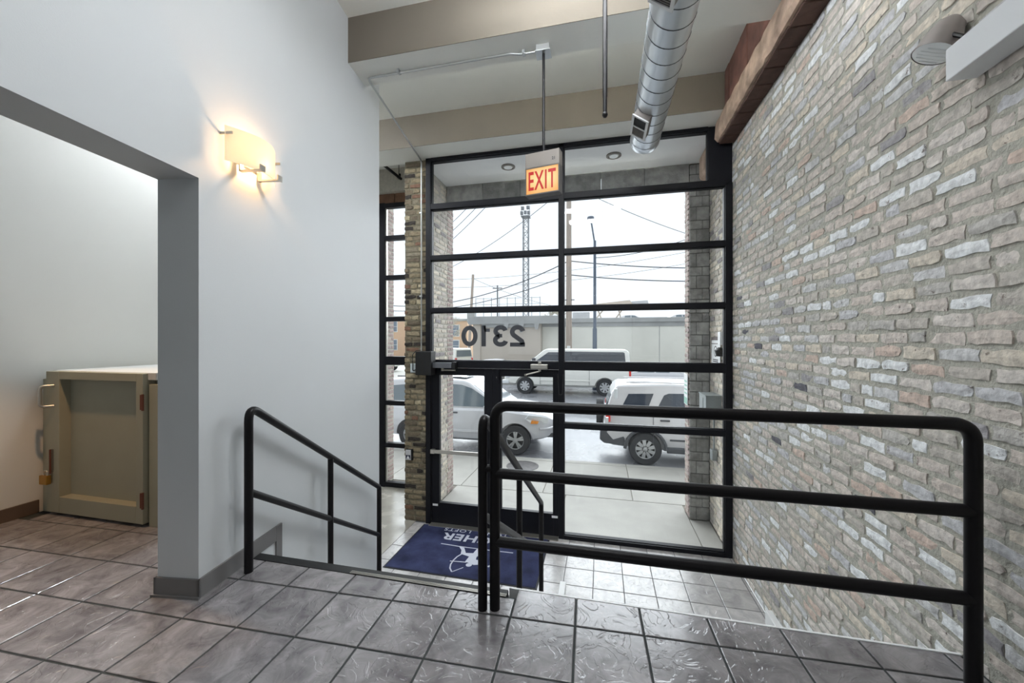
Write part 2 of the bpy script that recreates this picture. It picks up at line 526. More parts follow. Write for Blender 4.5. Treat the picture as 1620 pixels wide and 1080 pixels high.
# baseboards
bb = MB()
bb.box(0, 0.012, -0.012, 0.585, 0.0, 0.1, MW)
bb.box(-0.252, 0.012, -0.012, 0, 0.0, 0.1, MW)
bb.box(-0.252, -0.24, -0.012, 1.9, 0.0, 0.1, MW)
bb.box(-0.262, 0.020, -0.022, -0.012, 0.0, 0.012, MW)
struct('baseboard_left', bb, M_base, 'grey vinyl baseboard wrapping the end of the white wall', 'baseboard')
sk = MB().box(0, 0.012, 0.587, 0.642, -0.17, 0.1, MW)
struct('baseboard_stair', sk, M_base, 'grey stepped skirting where the baseboard meets the top stair', 'baseboard')
struct('baseboard_side_room', MB().box(-4.4, -4.385, -5.5, 2.18, 0.0, 0.1), pmat('brown_base', lin(96, 80, 68), 0.4, var=0.06),
       'brown baseboard of the side room wall beside the gate cabinet', 'baseboard')

# ------------------------------------------------------------------ lower floor
lf = MB().box(-2.63, XB, 1.9, YW + 0.02, ZL - 0.1, ZL - 0.004)
floor_lo = struct('floor_lower', lf, M_grout2, 'pale grey tiled floor inside the entrance doors', 'floor')
lo = Vector((-0.091, 4.52)); P2 = 0.3185; h2 = P2 / 2 - 0.004
full2 = tile_mesh([(-h2, -h2), (h2, -h2), (h2, h2), (-h2, h2)]).mesh('tile'); full2.materials.append(M_tile2)
for i in range(-9, 7):
    for j in range(-5, 4):
        c = lo + Vector(((i + 0.5) * P2, (j + 0.5) * P2))
        if c.x < -0.40 and c.y < 3.4: continue
        wp = [(c.x - h2, c.y - h2), (c.x + h2, c.y - h2), (c.x + h2, c.y + h2), (c.x - h2, c.y + h2)]
        for cc in ((1, 0, XB - 0.006), (-1, 0, 2.625), (0, 1, YW - 0.05)):
            wp = clip(wp, *cc)
            if len(wp) < 3: break
        if len(wp) < 3: continue
        mx_, my_ = sum(p[0] for p in wp) / len(wp), sum(p[1] for p in wp) / len(wp)
        ar = abs(sum(wp[k][0] * wp[(k + 1) % len(wp)][1] - wp[(k + 1) % len(wp)][0] * wp[k][1] for k in range(len(wp)))) / 2
        if ar < 0.0015: continue
        if ar > 0.999 * (2 * h2) ** 2: me = full2
        else:
            me = tile_mesh([(x - mx_, y - my_) for x, y in wp]).mesh('tile'); me.materials.append(M_tile2)
        add_tile(me, floor_lo, (mx_, my_, ZL), 0)
struct('floor_vestibule', MB().box(-4.4, -2.63, 2.0, 6.3, ZL - 0.1, ZL), M_concrete, 'glossy concrete floor left of the brick pier', 'floor')

# ------------------------------------------------------------------ bricks
def brick_variant(seed, L=0.2, H=0.0565, D=0.03, rough=0.0085):
    """irregular brick face; local x = outward, y = length, z = height"""
    r = random.Random(seed)
    ny, nz = 4, 2
    v = []
    for a in range(nz + 1):
        for b_ in range(ny + 1):
            y = -L / 2 + L * b_ / ny; z = -H / 2 + H * a / nz
            edge_y = b_ in (0, ny); edge_z = a in (0, nz)
            x = r.uniform(-1, 1) * 0.0012
            if edge_y or edge_z: x -= r.uniform(0.001, 0.0045)
            if edge_y: y += r.uniform(-1, 0.6) * rough * (1 if y > 0 else -1)
            if edge_z: z += r.uniform(-1, 0.5) * rough * (1 if z > 0 else -1)
            if edge_y and edge_z and r.random() < 0.4:
                y *= 0.955; z *= 0.86
            v.append((x, y, z))
    f = []
    W = ny + 1
    for a in range(nz):
        for b_ in range(ny):
            i = a * W + b_
            f.append((i, i + 1, i + W + 1, i + W))
    ring = [i for i in range(W)] + [a * W + ny for a in range(1, nz + 1)] + [nz * W + b_ for b_ in range(ny - 1, -1, -1)] + [a * W for a in range(nz - 1, 0, -1)]
    n0 = len(v)
    for i in ring: v.append((-D, v[i][1], v[i][2]))
    k = len(ring)
    for i in range(k):
        j = (i + 1) % k
        f.append((ring[i], n0 + i, n0 + j, ring[j]))
    return v, f
VARS = [brick_variant(s) for s in range(14)]

CAMR = (math.sin(math.radians(13)), math.cos(math.radians(13)))
def project(p):
    s_, c_ = CAMR
    z = p[1] * c_ - p[0] * s_; x = p[0] * c_ + p[1] * s_
    if z < 0.05: return None
    return (810 + 615 * x / z, 537 - 615 * (p[2] - CAM_H) / z, z)

def brick_field(parent, spots, m, frame, name='brick', cap=300, proud=0.004, dust='joined bricks', vscale=1.0):
    """spots: (u along, z, length, height); frame(u, z, out) -> matrix. Largest in the picture become single parts, the rest one mesh"""
    meshes = []
    for v, f in VARS:
        b = MB(); b.add(v, f); me = b.mesh(name); me.materials.append(m); meshes.append(me)
    sc = []
    for sp in spots:
        M = frame(sp[0], sp[1], 0.0)
        q = project(M.translation)
        inside = q is not None and -40 < q[0] < 1660 and -40 < q[1] < 1120
        nrm = M.to_3x3() @ Vector((1, 0, 0))
        d = Vector((0, 0, CAM_H)) - M.translation
        score = (sp[2] * nrm.dot(d.normalized()) / d.length_squared) if inside else -1
        sc.append(score)
    order = sorted(range(len(spots)), key=lambda i: -sc[i])
    single = set(i for i in order[:cap] if sc[i] > 0)
    rest = MB()
    r = random.Random(5)
    for i, (u, z, L, H) in enumerate(spots):
        k = r.randrange(len(VARS))
        M = frame(u, z, r.uniform(-0.4, 1.0) * proud)
        M = M @ Matrix.Rotation(r.uniform(-1, 1) * 0.018, 4, 'X') @ Matrix.Rotation(r.uniform(-1, 1) * 0.014, 4, 'Z')
        S = Matrix.Diagonal((1, L / 0.2, H / 0.0585, 1))
        if i in single:
            o = bpy.data.objects.new(name, meshes[k]); COL.objects.link(o); o.parent = parent
            o.matrix_local = M @ S
        else:
            T = M @ S
            v, f = VARS[k]
            rest.add([T @ Vector(p) for p in v], f)
    if rest.v:
        o = rest.build(name + '_field', m, parent)
        o['kind'] = 'stuff'

def courses(u0, u1, z0, z1, pitch=0.0765, L=0.2, joint=0.017, header=0.12, seed=3, wob=0.0):
    r = random.Random(seed); out = []
    z = z0 + pitch / 2; row = 0
    while z < z1 - pitch * 0.3:
        u = u0 - r.uniform(0, L)
        while u < u1:
            l = L * r.uniform(0.93, 1.05)
            if r.random() < header: l = 0.095
            a, b = max(u, u0), min(u + l, u1)
            if b - a > 0.035:
                out.append(((a + b) / 2, z + r.uniform(-1, 1) * wob, b - a, 0.0585 * r.uniform(0.93, 1.06)))
            u += l + joint * r.uniform(0.7, 1.3)
        z += pitch; row += 1
    return out

# big reclaimed brick wall on the right: face looks to -x
wall_right = struct('wall_right', MB().box(XB + 0.0045, XB + 0.3, -5.5, YW + 0.02, ZL, ZC), M_mortar, 'pale reclaimed brick wall with wide grey mortar joints', 'wall')
def fr_right(u, z, out):
    return Matrix.Translation((XB - out, u, z)) @ Matrix.Rotation(math.pi, 4, 'Z')
brick_field(wall_right, courses(0.6, YW, ZL, 3.78, wob=0.003), M_brick, fr_right, proud=0.006)

# brown tile clad beam on top of the brick wall
tb = thing('wall_beam', 'rust brown beam with a chipped tan ledge above the brick wall', 'beam', kind='structure')
M_rust = pmat('rust_brown_cladding', lin(104, 70, 62), 0.8, var=0.35, vscale=7, bump=0.6, bscale=22, obj_var=0.12)
M_tan = pmat('chipped_tan_ledge', lin(178, 154, 136), 0.9, var=0.4, vscale=6, bump=0.9, bscale=18)
M_dkblock = pmat('dark_soffit_block', lin(88, 66, 58), 0.9, var=0.2, vscale=14, bump=0.5, bscale=30, obj_var=0.2)
MB().box(1.36, XB + 0.1, -5.5, YW, 3.97, ZC).build('beam_core', M_rust, tb)
y = 3.56; k = 0
while y < 4.78:
    w = (0.24, 0.3, 0.2, 0.34)[k % 4]; k += 1
    y1 = min(y + w, 4.785)
    MB().box(1.345 - 0.004 * (k % 2), 1.37, y, y1 - 0.008, 3.985, ZC - 0.006).build('cladding_panel', M_rust, tb, bevel=0.004)
    y = y1
lm = MB(); r = random.Random(2)
ys = [-5.5 + 0.09 * i for i in range(int((5.12 + 5.5) / 0.09) + 1)]
for i, yy in enumerate(ys):
    lm.v += [(1.334 + r.uniform(-.006, .006), yy, 3.975 + r.uniform(-.004, .004)), (1.336 + r.uniform(-.012, .006), yy, 3.79 + r.uniform(-.01, .01)), (1.35 + r.uniform(-.008, .012), yy, 3.752), (XB + 0.1, yy, 3.755), (XB + 0.1, yy, 3.975)]
for i in range(len(ys) - 1):
    for q in range(5):
        lm.f.append((i * 5 + q, i * 5 + (q + 1) % 5, (i + 1) * 5 + (q + 1) % 5, (i + 1) * 5 + q))
lm.f += [(0, 1, 2, 3, 4), tuple((len(ys) - 1) * 5 + q for q in (4, 3, 2, 1, 0))]
lm.build('ledge', M_tan, tb)
for i in range(20):
    y0 = 0.6 + i * 0.228
    if y0 > 5.0: break
    MB().box(1.372 + r.uniform(0, .008), XB + 0.05, y0, min(y0 + 0.215, 5.12), 3.728 + r.uniform(-.004, .004), 3.757).build('soffit_block', M_dkblock, tb, bevel=0.006)

# ------------------------------------------------------------------ brick pier left of the doors
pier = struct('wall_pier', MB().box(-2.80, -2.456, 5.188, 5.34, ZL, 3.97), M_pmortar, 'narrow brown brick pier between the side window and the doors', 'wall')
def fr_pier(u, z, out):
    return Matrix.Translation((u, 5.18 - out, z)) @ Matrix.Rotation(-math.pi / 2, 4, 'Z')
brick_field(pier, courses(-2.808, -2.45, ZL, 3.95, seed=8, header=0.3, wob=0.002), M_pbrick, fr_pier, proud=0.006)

# facade wall: recess sides, CMU pilaster, lintel, header over the side window
rec_l = struct('wall_recess_left', MB().box(-2.80, -2.578, 5.34, 6.22, ZL - 0.02, 4.6), M_xmortar, 'weathered brick side of the outdoor entrance recess', 'wall')
def fr_rl(u, z, out): return Matrix.Translation((-2.57 + out, u, z))
brick_field(rec_l, courses(5.27, 6.22, ZL - 0.02, 3.97, seed=14), M_xbrick, fr_rl, cap=300, proud=0.004)
q_l = struct('wall_corner_left', MB().box(-2.98, -2.575, 6.225, 6.49, ZL - 0.02, 4.6), M_xmortar, 'red face brick corner at the left of the recess', 'wall')
def fr_ql(u, z, out): return Matrix.Translation((-2.567 + out, u, z))
brick_field(q_l, courses(6.23, 6.49, ZL - 0.02, 3.7, seed=15, L=0.2, joint=0.01), M_qbrick, fr_ql, cap=150, proud=0.002)
rec_r = struct('wall_recess_right', MB().box(XB + 0.009, XB + 0.3, YW + 0.03, 6.3, ZL - 0.02, 4.6), M_xmortar, 'weathered brick wall outside the right glazing', 'wall')
brick_field(rec_r, courses(YW + 0.06, 6.18, ZL - 0.02, 3.9, seed=16), M_xbrick, fr_right, cap=300, proud=0.005)
cmu = struct('wall_pilaster', MB().box(1.275, XB + 0.3, 6.19, 6.3, ZL - 0.02, 4.6), pmat('dark_block_joint', lin(104, 102, 98), 0.95), 'grey concrete block pilaster right of the recess', 'wall')
z = ZL - 0.02; r = random.Random(9); row = 0
while z < 3.95:
    hgt = (0.19, 0.13, 0.2, 0.16)[row % 4]
    cut = 1.26 + (0.27 * (0.35 + 0.3 * (row % 2)))
    for a, b in ((1.26, cut), (cut, XB - 0.003)):
        MB().box(a + 0.004, b - 0.003, 6.172 + r.uniform(0, .012), 6.2, z + 0.006, min(z + hgt, 3.96) - 0.007).build('concrete_block', M_cmu, cmu, bevel=0.006)
    z += hgt; row += 1
q_r = struct('wall_corner_right', MB().box(1.262, XB + 0.4, 6.3, 6.49, ZL - 0.02, 4.6), M_xmortar, 'red face brick corner at the right of the recess', 'wall')
def fr_qr(u, z, out): return Matrix.Translation((1.255 - out, u, z)) @ Matrix.Rotation(math.pi, 4, 'Z')
brick_field(q_r, courses(6.21, 6.49, ZL - 0.02, 3.7, seed=17, joint=0.01), M_qbrick, fr_qr, cap=150, proud=0.002)
lin_e = thing('facade_lintel', 'grey concrete lintel across the front of the entrance recess', 'lintel', kind='structure')
for i in range(6):
    a = -2.57 + i * 0.64
    MB().box(a + 0.003, min(a + 0.64, 1.258) - 0.003, 6.18, 6.48, 3.675, 3.99).build('lintel_block', M_cmu, lin_e, bevel=0.005)
MB().box(-4.6, 1.9, 6.19, 6.47, 3.985, 5.4).build('facade_wall', M_xmortar, lin_e)
struct('ceiling_recess', MB().box(-2.57, XB, YW + 0.03, 6.2, 3.975, 4.1), pmat('bright_soffit_paint', lin(246, 247, 247), 0.6), 'white soffit of the outdoor entrance recess', 'ceiling')
MB_haunch = MB().box(1.345, XB, YW + 0.04, 6.0, 3.62, 3.97)
struct('trim_5', MB_haunch, M_tan, 'tan end of the wall beam seen through the top pane', 'trim', bevel=0.05)

# ------------------------------------------------------------------ entrance glazing
win = thing('window_1', 'black framed storefront glazing around the entrance doors', 'window', kind='structure')
FY0, FY1 = YW - 0.06, YW + 0.06
def fbox(name, x0, x1, z0, z1, y0=FY0, y1=FY1):
    return MB().box(x0, x1, y0, y1, z0, z1).build(name, M_frame, win, bevel=0.004)
fbox('jamb', -2.456, -2.382, ZL, 3.97)
fbox('jamb', 1.452, XB - 0.004, ZL, 3.27)
fbox('mullion', -0.555, -0.487, ZL, 3.97)
fbox('corner_panel', 1.262, XB - 0.004, 3.27, 3.97, YW - 0.045, YW + 0.045)
fbox('head', -2.382, 1.262, 3.925, 3.972)
for nm, a, b, z0, z1 in (('transom', -2.382, 1.49, 3.235, 3.315), ('transom', -2.382, 1.452, 2.508, 2.578), ('transom', -2.382, 1.452, 1.762, 1.828),
                         ('transom', -2.382, 1.452, 0.982, 1.086), ('transom', -0.487, 1.452, 0.21, 0.282), ('sill', -0.487, 1.452, ZL, ZL + 0.05)):
    if nm == 'sill' or a > -1: fbox(nm, a, b, z0, z1)
    else:
        fbox(nm, a, -0.555, z0, z1); fbox(nm, -0.487, b, z0, z1)
def pane(x0, x1, z0, z1, parent=win, y=YW):
    MB().box(x0, x1, y - 0.004, y + 0.004, z0, z1).build('pane', M_glass, parent)
    # slim glazing bead, silver in the daylight
    t = 0.008
    b = MB()
    for (a, c, d, e) in ((x0, x1, z0, z0 + t), (x0, x1, z1 - t, z1), (x0, x0 + t, z0, z1), (x1 - t, x1, z0, z1)):
        b.box(a, c, y - 0.03, y + 0.03, d, e)
    b.build('glazing_bead', M_frame, parent)
for a, b in ((-2.382, -0.555), (-0.487, 1.452)):
    xr = 1.262 if b > 1 else b
    pane(a, xr, 3.315, 3.925)
    pane(a, b, 2.578, 3.235); pane(a, b, 1.828, 2.508); pane(a, b, 1.086, 1.762)
pane(-0.487, 1.452, 0.282, 0.982); pane(-0.487, 1.452, ZL + 0.05, 0.21)

# house number decal, reads from the street
M_num = pmat('charcoal_vinyl', lin(62, 64, 70), 0.5)
def ribbon(mb, path, w, M, t=0.0012, closed=False):
    """flat stroke of width w along a 2D path, with mitred corners"""
    P = [Vector((p[0], p[1])) for p in path]; n = len(P); L = []; Rr = []
    for i in range(n):
        a = P[i - 1] if (closed or i) else None
        b_ = P[(i + 1) % n] if (closed or i < n - 1) else None
        d1 = (P[i] - a).normalized() if a is not None else None
        d2 = (b_ - P[i]).normalized() if b_ is not None else None
        d1 = d1 or d2; d2 = d2 or d1
        n1 = Vector((-d1.y, d1.x)); n2 = Vector((-d2.y, d2.x)); m = (n1 + n2).normalized()
        k = w / 2 / max(0.35, m.dot(n1))
        L.append(P[i] + m * k); Rr.append(P[i] - m * k)
    for i in range(n if closed else n - 1):
        j = (i + 1) % n
        q = [M @ Vector((p.x, p.y, 0)) for p in (L[i], Rr[i], Rr[j], L[j])]
        off = M.to_3x3() @ Vector((0, 0, t))
        mb.prism(q, off)
def arc2(cx_, cy_, rx, ry, a0, a1, n=14):
    return [(cx_ + rx * math.cos(math.radians(a0 + (a1 - a0) * k / n)), cy_ + ry * math.sin(math.radians(a0 + (a1 - a0) * k / n))) for k in range(n + 1)]
hn = thing('house_number', 'charcoal 2310 numerals on the glass above the doors, reversed from inside', 'numerals', (-1.48, YW - 0.006, 1.285))
SW = 0.062
def digit(ch, xo):
    """xo: left edge as read from the street; heights 0..0.29"""
    Mx = Matrix.Rotation(math.pi, 4, 'Z') @ Matrix.Rotation(math.pi / 2, 4, 'X') @ Matrix.Translation((xo, 0, 0)) @ Matrix.Diagonal((1.06, 1, 1, 1))
    b = MB(); H = 0.292; h_ = SW / 2
    if ch == '2':
        ribbon(b, arc2(0.1, H - 0.092, 0.07, 0.064, 172, 0, 14) + arc2(0.1, H - 0.092, 0.07, 0.064, -5, -45, 5) + [(0.045, 0.075), (0.034, 0.028)], SW, Mx)
        ribbon(b, [(0.003, h_ - 0.004), (0.2, h_ - 0.004)], SW * 0.9, Mx)
    elif ch == '3':
        ribbon(b, arc2(0.098, H - 0.082, 0.066, 0.054, 170, -75, 16), SW, Mx)
        ribbon(b, arc2(0.098, 0.085, 0.072, 0.057, 80, -170, 18), SW, Mx)
        ribbon(b, [(0.075, 0.149), (0.125, 0.149)], SW * 0.8, Mx)
    elif ch == '1':
        ribbon(b, [(0.085, 0.0), (0.085, H)], SW, Mx)
        ribbon(b, [(0.0, H - 0.066), (0.075, H - 0.066)], SW * 0.75, Mx)
        b.prism([Mx @ Vector((x, y, 0)) for x, y in ((0.058, H - 0.046), (0.058, H - 0.04), (0.07, H), (0.085, H), (0.085, H - 0.046))], Mx.to_3x3() @ Vector((0, 0, 0.0012)))
    else:
        ribbon(b, arc2(0.112, H / 2, 0.083, H / 2 - h_, 0, 360 - 15, 23), SW, Mx, closed=True)
    b.build('numeral', M_num, hn)
digit('2', -0.465); digit('3', -0.222); digit('1', 0.035); digit('0', 0.215)

# doors
def door(name, x0, x1, hinge_left, label, sl, sr):
    e = thing(name, label, 'door', (0, 0, 0), kind='structure')
    zt, zb = 0.975, -1.235
    y0, y1 = YW - 0.028, YW + 0.028
    MB().box(x0, x0 + sl, y0, y1, zb, zt).build('stile', M_frame, e, bevel=0.003)
    MB().box(x1 - sr, x1, y0, y1, zb, zt).build('stile', M_frame, e, bevel=0.003)
    MB().box(x0 + sl, x1 - sr, y0, y1, 0.885, zt).build('top_rail', M_frame, e, bevel=0.003)
    MB().box(x0 + sl, x1 - sr, y0, y1, zb, -0.95).build('bottom_rail', M_frame, e, bevel=0.003)
    pane(x0 + sl, x1 - sr, -0.95, 0.885, e)
    return e
d1 = door('door_1', -2.375, -1.468, True, 'left black framed glass door with push bar', 0.11, 0.113)
d2 = door('door_2', -1.464, -0.56, False, 'right black framed glass door beside the fixed pane', 0.111, 0.067)
bar = MB(); bar.box(-2.36, -1.56, YW - 0.075, YW - 0.05, -0.235, -0.185)
bar.build('push_bar', M_alu, d1, bevel=0.005)
for xx in (-2.345, -1.575): MB().box(xx - 0.03, xx + 0.03, YW - 0.08, YW - 0.028, -0.24, -0.18).build('push_bar_bracket', M_alu, d1, bevel=0.004)
for dd, xx in ((d1, -2.32), (d2, -0.61)):
    MB().box(xx - 0.04, xx + 0.04, YW - 0.03, YW - 0.026, -1.015 + 0.02, -0.985 + 0.02).build('door_label', M_white, dd)
# lock cylinder on the meeting stiles
MB().cyl((-1.40, YW - 0.028, 0.86), (-1.40, YW - 0.045, 0.86), 0.012).build('lock', M_alu, d2, smooth=True)
MB().box(-1.405, -1.375, YW - 0.05, YW - 0.028, 0.78, 0.97).build('flush_bolt', M_frame, d2, bevel=0.003)
# threshold
struct('trim_6', MB().box(-2.382, -0.555, YW - 0.13, YW + 0.08, ZL, ZL + 0.014), M_alu, 'metal threshold under the double doors', 'trim', bevel=0.003)

# operators and closers
op = thing('door_operator', 'black automatic door operator boxes at the top left of the doors', 'door operator')
M_opgrey = pmat('grey_operator_cover', lin(92, 94, 100), 0.4)
MB().box(-2.535, -2.30, 4.98, YW - 0.062, 0.885, 1.215).build('housing', M_blackplastic, op, bevel=0.006)
MB().box(-2.30, -2.02, 5.03, YW - 0.062, 0.985, 1.06).build('cover', M_opgrey, op, bevel=0.004)
MB().box(-2.02, -1.97, 5.04, YW - 0.062, 0.975, 1.07).build('end_cap', M_blackplastic, op, bevel=0.004)
MB().tube(bend([(-2.18, 5.10, 0.985), (-2.18, 5.09, 0.955), (-1.98, 5.08, 0.955)], 0.02), 0.011, 8).build('arm', M_alu, op, smooth=True)
MB().cyl((-2.18, 5.1, 0.94), (-2.18, 5.1, 0.985), 0.018).build('arm_pivot', M_alu, op, smooth=True)
cl = thing('door_closer', 'silver door closer at the top of the right door', 'door closer')
MB().box(-0.92, -0.69, 5.06, YW - 0.062, 0.99, 1.055).build('closer_body', M_alu, cl, bevel=0.012)
MB().cyl((-0.80, 5.09, 1.055), (-0.80, 5.09, 1.085), 0.022).build('spindle', M_alu, cl, smooth=True)
MB().cyl((-0.80, 5.09, 0.96), (-0.80, 5.09, 0.99), 0.018).build('spindle', M_alu, cl, smooth=True)
MB().tube([(-0.80, 5.09, 0.962), (-0.98, 5.06, 0.915)], 0.010, 8).build('arm', M_alu, cl, smooth=True)
MB().cyl((-0.985, 5.06, 0.90), (-0.985, 5.06, 0.925), 0.017).build('arm_pivot', M_alu, cl, smooth=True)
ck = MB().tube(bend([(-0.56, 5.1, 0.93), (-0.545, 5.08, 0.66), (-0.50, 5.08, 0.66), (-0.49, 5.1, 0.93)], 0.05), 0.006, 8)
tag(ck.build('door_cable', M_blackplastic, smooth=True), 'thin black looped cable hanging on the mullion by the right door', 'cable')

# side window in the facade
sw = thing('window_2', 'narrow black framed window left of the brick pier', 'window', kind='structure')
SY = 6.3
def sb(name, x0, x1, z0, z1): MB().box(x0, x1, SY - 0.05, SY + 0.05, z0, z1).build(name, M_frame, sw, bevel=0.003)
sb('jamb', -3.90, -3.78, ZL, 3.82); sb('jamb', -4.4, -4.36, ZL, 3.82); sb('head', -4.36, -3.90, 3.73, 3.81); sb('sill', -4.36, -3.90, -1.25, -1.16); sb('transom', -4.36, -3.90, 0.93, 1.08)
MB().box(-4.36, -3.90, SY - 0.003, SY + 0.003, -1.16, 0.93).build('pane', M_glass, sw)  # unseen extra bay added to let in more daylight
MB().box(-4.36, -3.90, SY - 0.003, SY + 0.003, 1.08, 3.73).build('pane', M_glass, sw); sb('jamb', -2.9, -2.8, ZL, 3.82)
zz = [-1.20, -0.5, 0.252, 1.004, 1.745, 2.485, 3.192, 3.77]
for i, z in enumerate(zz):
    t = 0.075 if i == 3 else 0.04
    sb('transom' if 0 < i < 7 else ('sill' if i == 0 else 'head'), -3.78, -2.9, z - t, z + t)
for i in range(7):
    MB().box(-3.78, -2.9, SY - 0.003, SY + 0.003, zz[i] + 0.04, zz[i + 1] - 0.04).build('pane', M_glass, sw)
    MB().box(-3.78, -3.755, SY - 0.02, SY + 0.02, zz[i] + 0.04, zz[i + 1] - 0.04).build('glazing_bead', M_alu, sw)
M_hdr = pmat('stained_brown_block', lin(122, 92, 72), 0.9, var=0.25, vscale=8, bump=0.5, bscale=25, obj_var=0.12)
hd = struct('wall_header', MB().box(-4.4, -2.8, SY + 0.0, SY + 0.15, 3.81, ZC), M_hdr, 'rust brown block header above the narrow window', 'wall')
for row in range(3):
    for k in range(4):
        a = -3.95 + k * 0.36 - 0.18 * (row % 2)
        a0, a1 = max(a, -3.95), min(a + 0.35, -2.8)
        if a1 - a0 > 0.05:
            MB().box(a0 + 0.003, a1 - 0.003, SY - 0.02, SY + 0.01, 3.815 + row * 0.19, 3.815 + row * 0.19 + 0.182).build('header_block', M_hdr, hd, bevel=0.004)
xl = struct('wall_facade_left', MB().box(-4.05, -3.86, 6.36, 6.7, ZL - 0.02, 4.6), M_xmortar, 'red brick facade edge outside the narrow window', 'wall')
def fr_fl(u, z, out): return Matrix.Translation((-3.852 + out, u, z))
brick_field(xl, courses(6.37, 6.7, ZL, 3.8, seed=19, joint=0.01), M_qbrick, fr_fl, cap=200, proud=0.002)

LOBBY, SIDE, COVE = 60.0, 175.0, 52.0
FILL_LAMPS = ((-0.2, 2.5, 'added fill light hung above the top of the stairs'), (-0.1, 1.72, 'added fill light hung above the middle of the landing'))  # unseen lights added to brighten the lobby
# ------------------------------------------------------------------ railings
RR = 0.027
rl = thing('guard_railing', 'long black tube guard railing along the landing edge', 'railing', (0, 1.926, 0))
MB().tube(bend([(-0.535, 0, 0), (-0.535, 0, 1.042), (1.445, 0, 1.042), (1.445, 0, 0)], 0.075, 8), RR, 14).build('frame_tube', M_black, rl, smooth=True)
MB().cyl((-0.535, 0, 0.695), (1.445, 0, 0.695), RR * 0.98, n=14).build('rail', M_black, rl, smooth=True)
MB().cyl((-0.535, 0, 0.345), (1.445, 0, 0.345), RR * 0.98, n=14).build('rail', M_black, rl, smooth=True)

hr = thing('stair_handrail', 'black tube stair handrail beside the long guard railing', 'railing', (-0.595, 0, 0))
sl_ = (-0.265 - 0.93) / (3.888 - 1.96)
def zr(y): return 0.93 + (y - 1.96) * sl_
MB().tube(bend([(0, 1.908, 0), (0, 1.908, 1.0), (0, 3.888, zr(3.888)), (0, 3.888, ZL)], 0.055, 8), 0.024, 14).build('rail_tube', M_black, hr, smooth=True)
MB().tube(bend([(0, 1.908, 0.48), (0, 3.888, -0.756)], 0.03), 0.022, 14).build('lower_rail', M_black, hr, smooth=True)
MB().cyl((0, 2.82, -0.714), (0, 2.82, zr(2.82)), 0.022, n=14).build('post', M_black, hr, smooth=True)
MB().cyl((0, 1.908, 0.72), (0.06, 1.926, 0.72), 0.02, n=12).build('link', M_black, hr, smooth=True)

wr = thing('wall_handrail', 'black tube stair railing along the white wall', 'railing', W0, WROT)
MB().tube(bend([(0.09, 0.24, 0), (0.09, 0.24, 0.985), (0.09, 2.04, -0.176), (0.09, 2.04, ZL)], 0.05, 8), 0.024, 14).build('rail_tube', M_black, wr, smooth=True)
MB().cyl((0.09, 0.24, 0.475), (0.09, 2.04, -0.68), 0.021, n=14).build('lower_rail', M_black, wr, smooth=True)
MB().cyl((0.09, 1.117, -0.53), (0.09, 1.117, 0.42), 0.022, n=14).build('post', M_black, wr, smooth=True)

# ------------------------------------------------------------------ sconce on the left wall
sc = thing('wall_sconce', 'lit wall sconce with a bowed frosted glass shade', 'sconce', W0, WROT)
SC_S, SC_Z = 0.335, 2.50
def shade_mat():
    m, n, l, p = new_mat('frosted_shade_glass')
    n.remove(p); out = n['Material Output']
    tl = n.new('ShaderNodeBsdfTranslucent'); tl.inputs[0].default_value = (1.0, 0.93, 0.78, 1)
    df = n.new('ShaderNodeBsdfDiffuse'); df.inputs[0].default_value = (0.92, 0.9, 0.82, 1)
    mx = n.new('ShaderNodeMixShader'); mx.inputs[0].default_value = 0.55
    l.new(tl.outputs[0], mx.inputs[1]); l.new(df.outputs[0], mx.inputs[2]); l.new(mx.outputs[0], out.inputs['Surface'])
    return m
g = MB(); N = 16
def arc(k, off=0.0):
    t = -1 + 2 * k / N
    return (0.045 + (0.105 + off) * math.cos(t * math.pi / 2 * 0.95) - 0.02, SC_S + 0.205 * t)
ring = [arc(k) for k in range(N + 1)] + [arc(k, 0.006) for k in range(N, -1, -1)]
g.prism([Vector((x, s, SC_Z - 0.1)) for x, s in ring], (0, 0, 0.2))
g.build('glass_shade', shade_mat(), sc, smooth=True)
MB().box(0, 0.02, SC_S - 0.08, SC_S + 0.08, SC_Z - 0.06, SC_Z + 0.06).build('backplate', M_alu, sc, bevel=0.003)
for s in (-1, 1):
    yy = SC_S + s * 0.075
    b = MB()
    b.box(0.02, 0.158, yy - 0.012, yy + 0.012, SC_Z - 0.112, SC_Z - 0.104)
    b.box(0.158, 0.166, yy - 0.02, yy + 0.02, SC_Z - 0.112, SC_Z - 0.078)
    b.box(0.02, 0.03, yy - 0.012, yy + 0.012, SC_Z - 0.112, SC_Z - 0.05)
    b.build('shade_clip', M_alu, sc)
    b = MB(); b.box(0.0, 0.075, SC_S + s * 0.198 - 0.003, SC_S + s * 0.198 + 0.003, SC_Z + 0.05, SC_Z + 0.064)
    b.build('top_arm', M_alu, sc)
M_bulb = emat('warm_bulb', (1.0, 0.72, 0.42, 1), 12.0)
MB().lathe([(0.0, -0.045), (0.009, -0.04), (0.012, 0), (0.009, 0.04), (0.0, 0.045)], (0.098, SC_S, SC_Z - 0.06), (0, 1, 0), 14).build('bulb', M_bulb, sc, smooth=True)
ld = bpy.data.lights.new('sconce_light', 'POINT'); ld.energy = 6.0; ld.color = (1.0, 0.60, 0.30); ld.shadow_soft_size = 0.018
lo_ = bpy.data.objects.new('sconce_light', ld); COL.objects.link(lo_); lo_.parent = sc; lo_.location = (0.098, SC_S, SC_Z - 0.03)

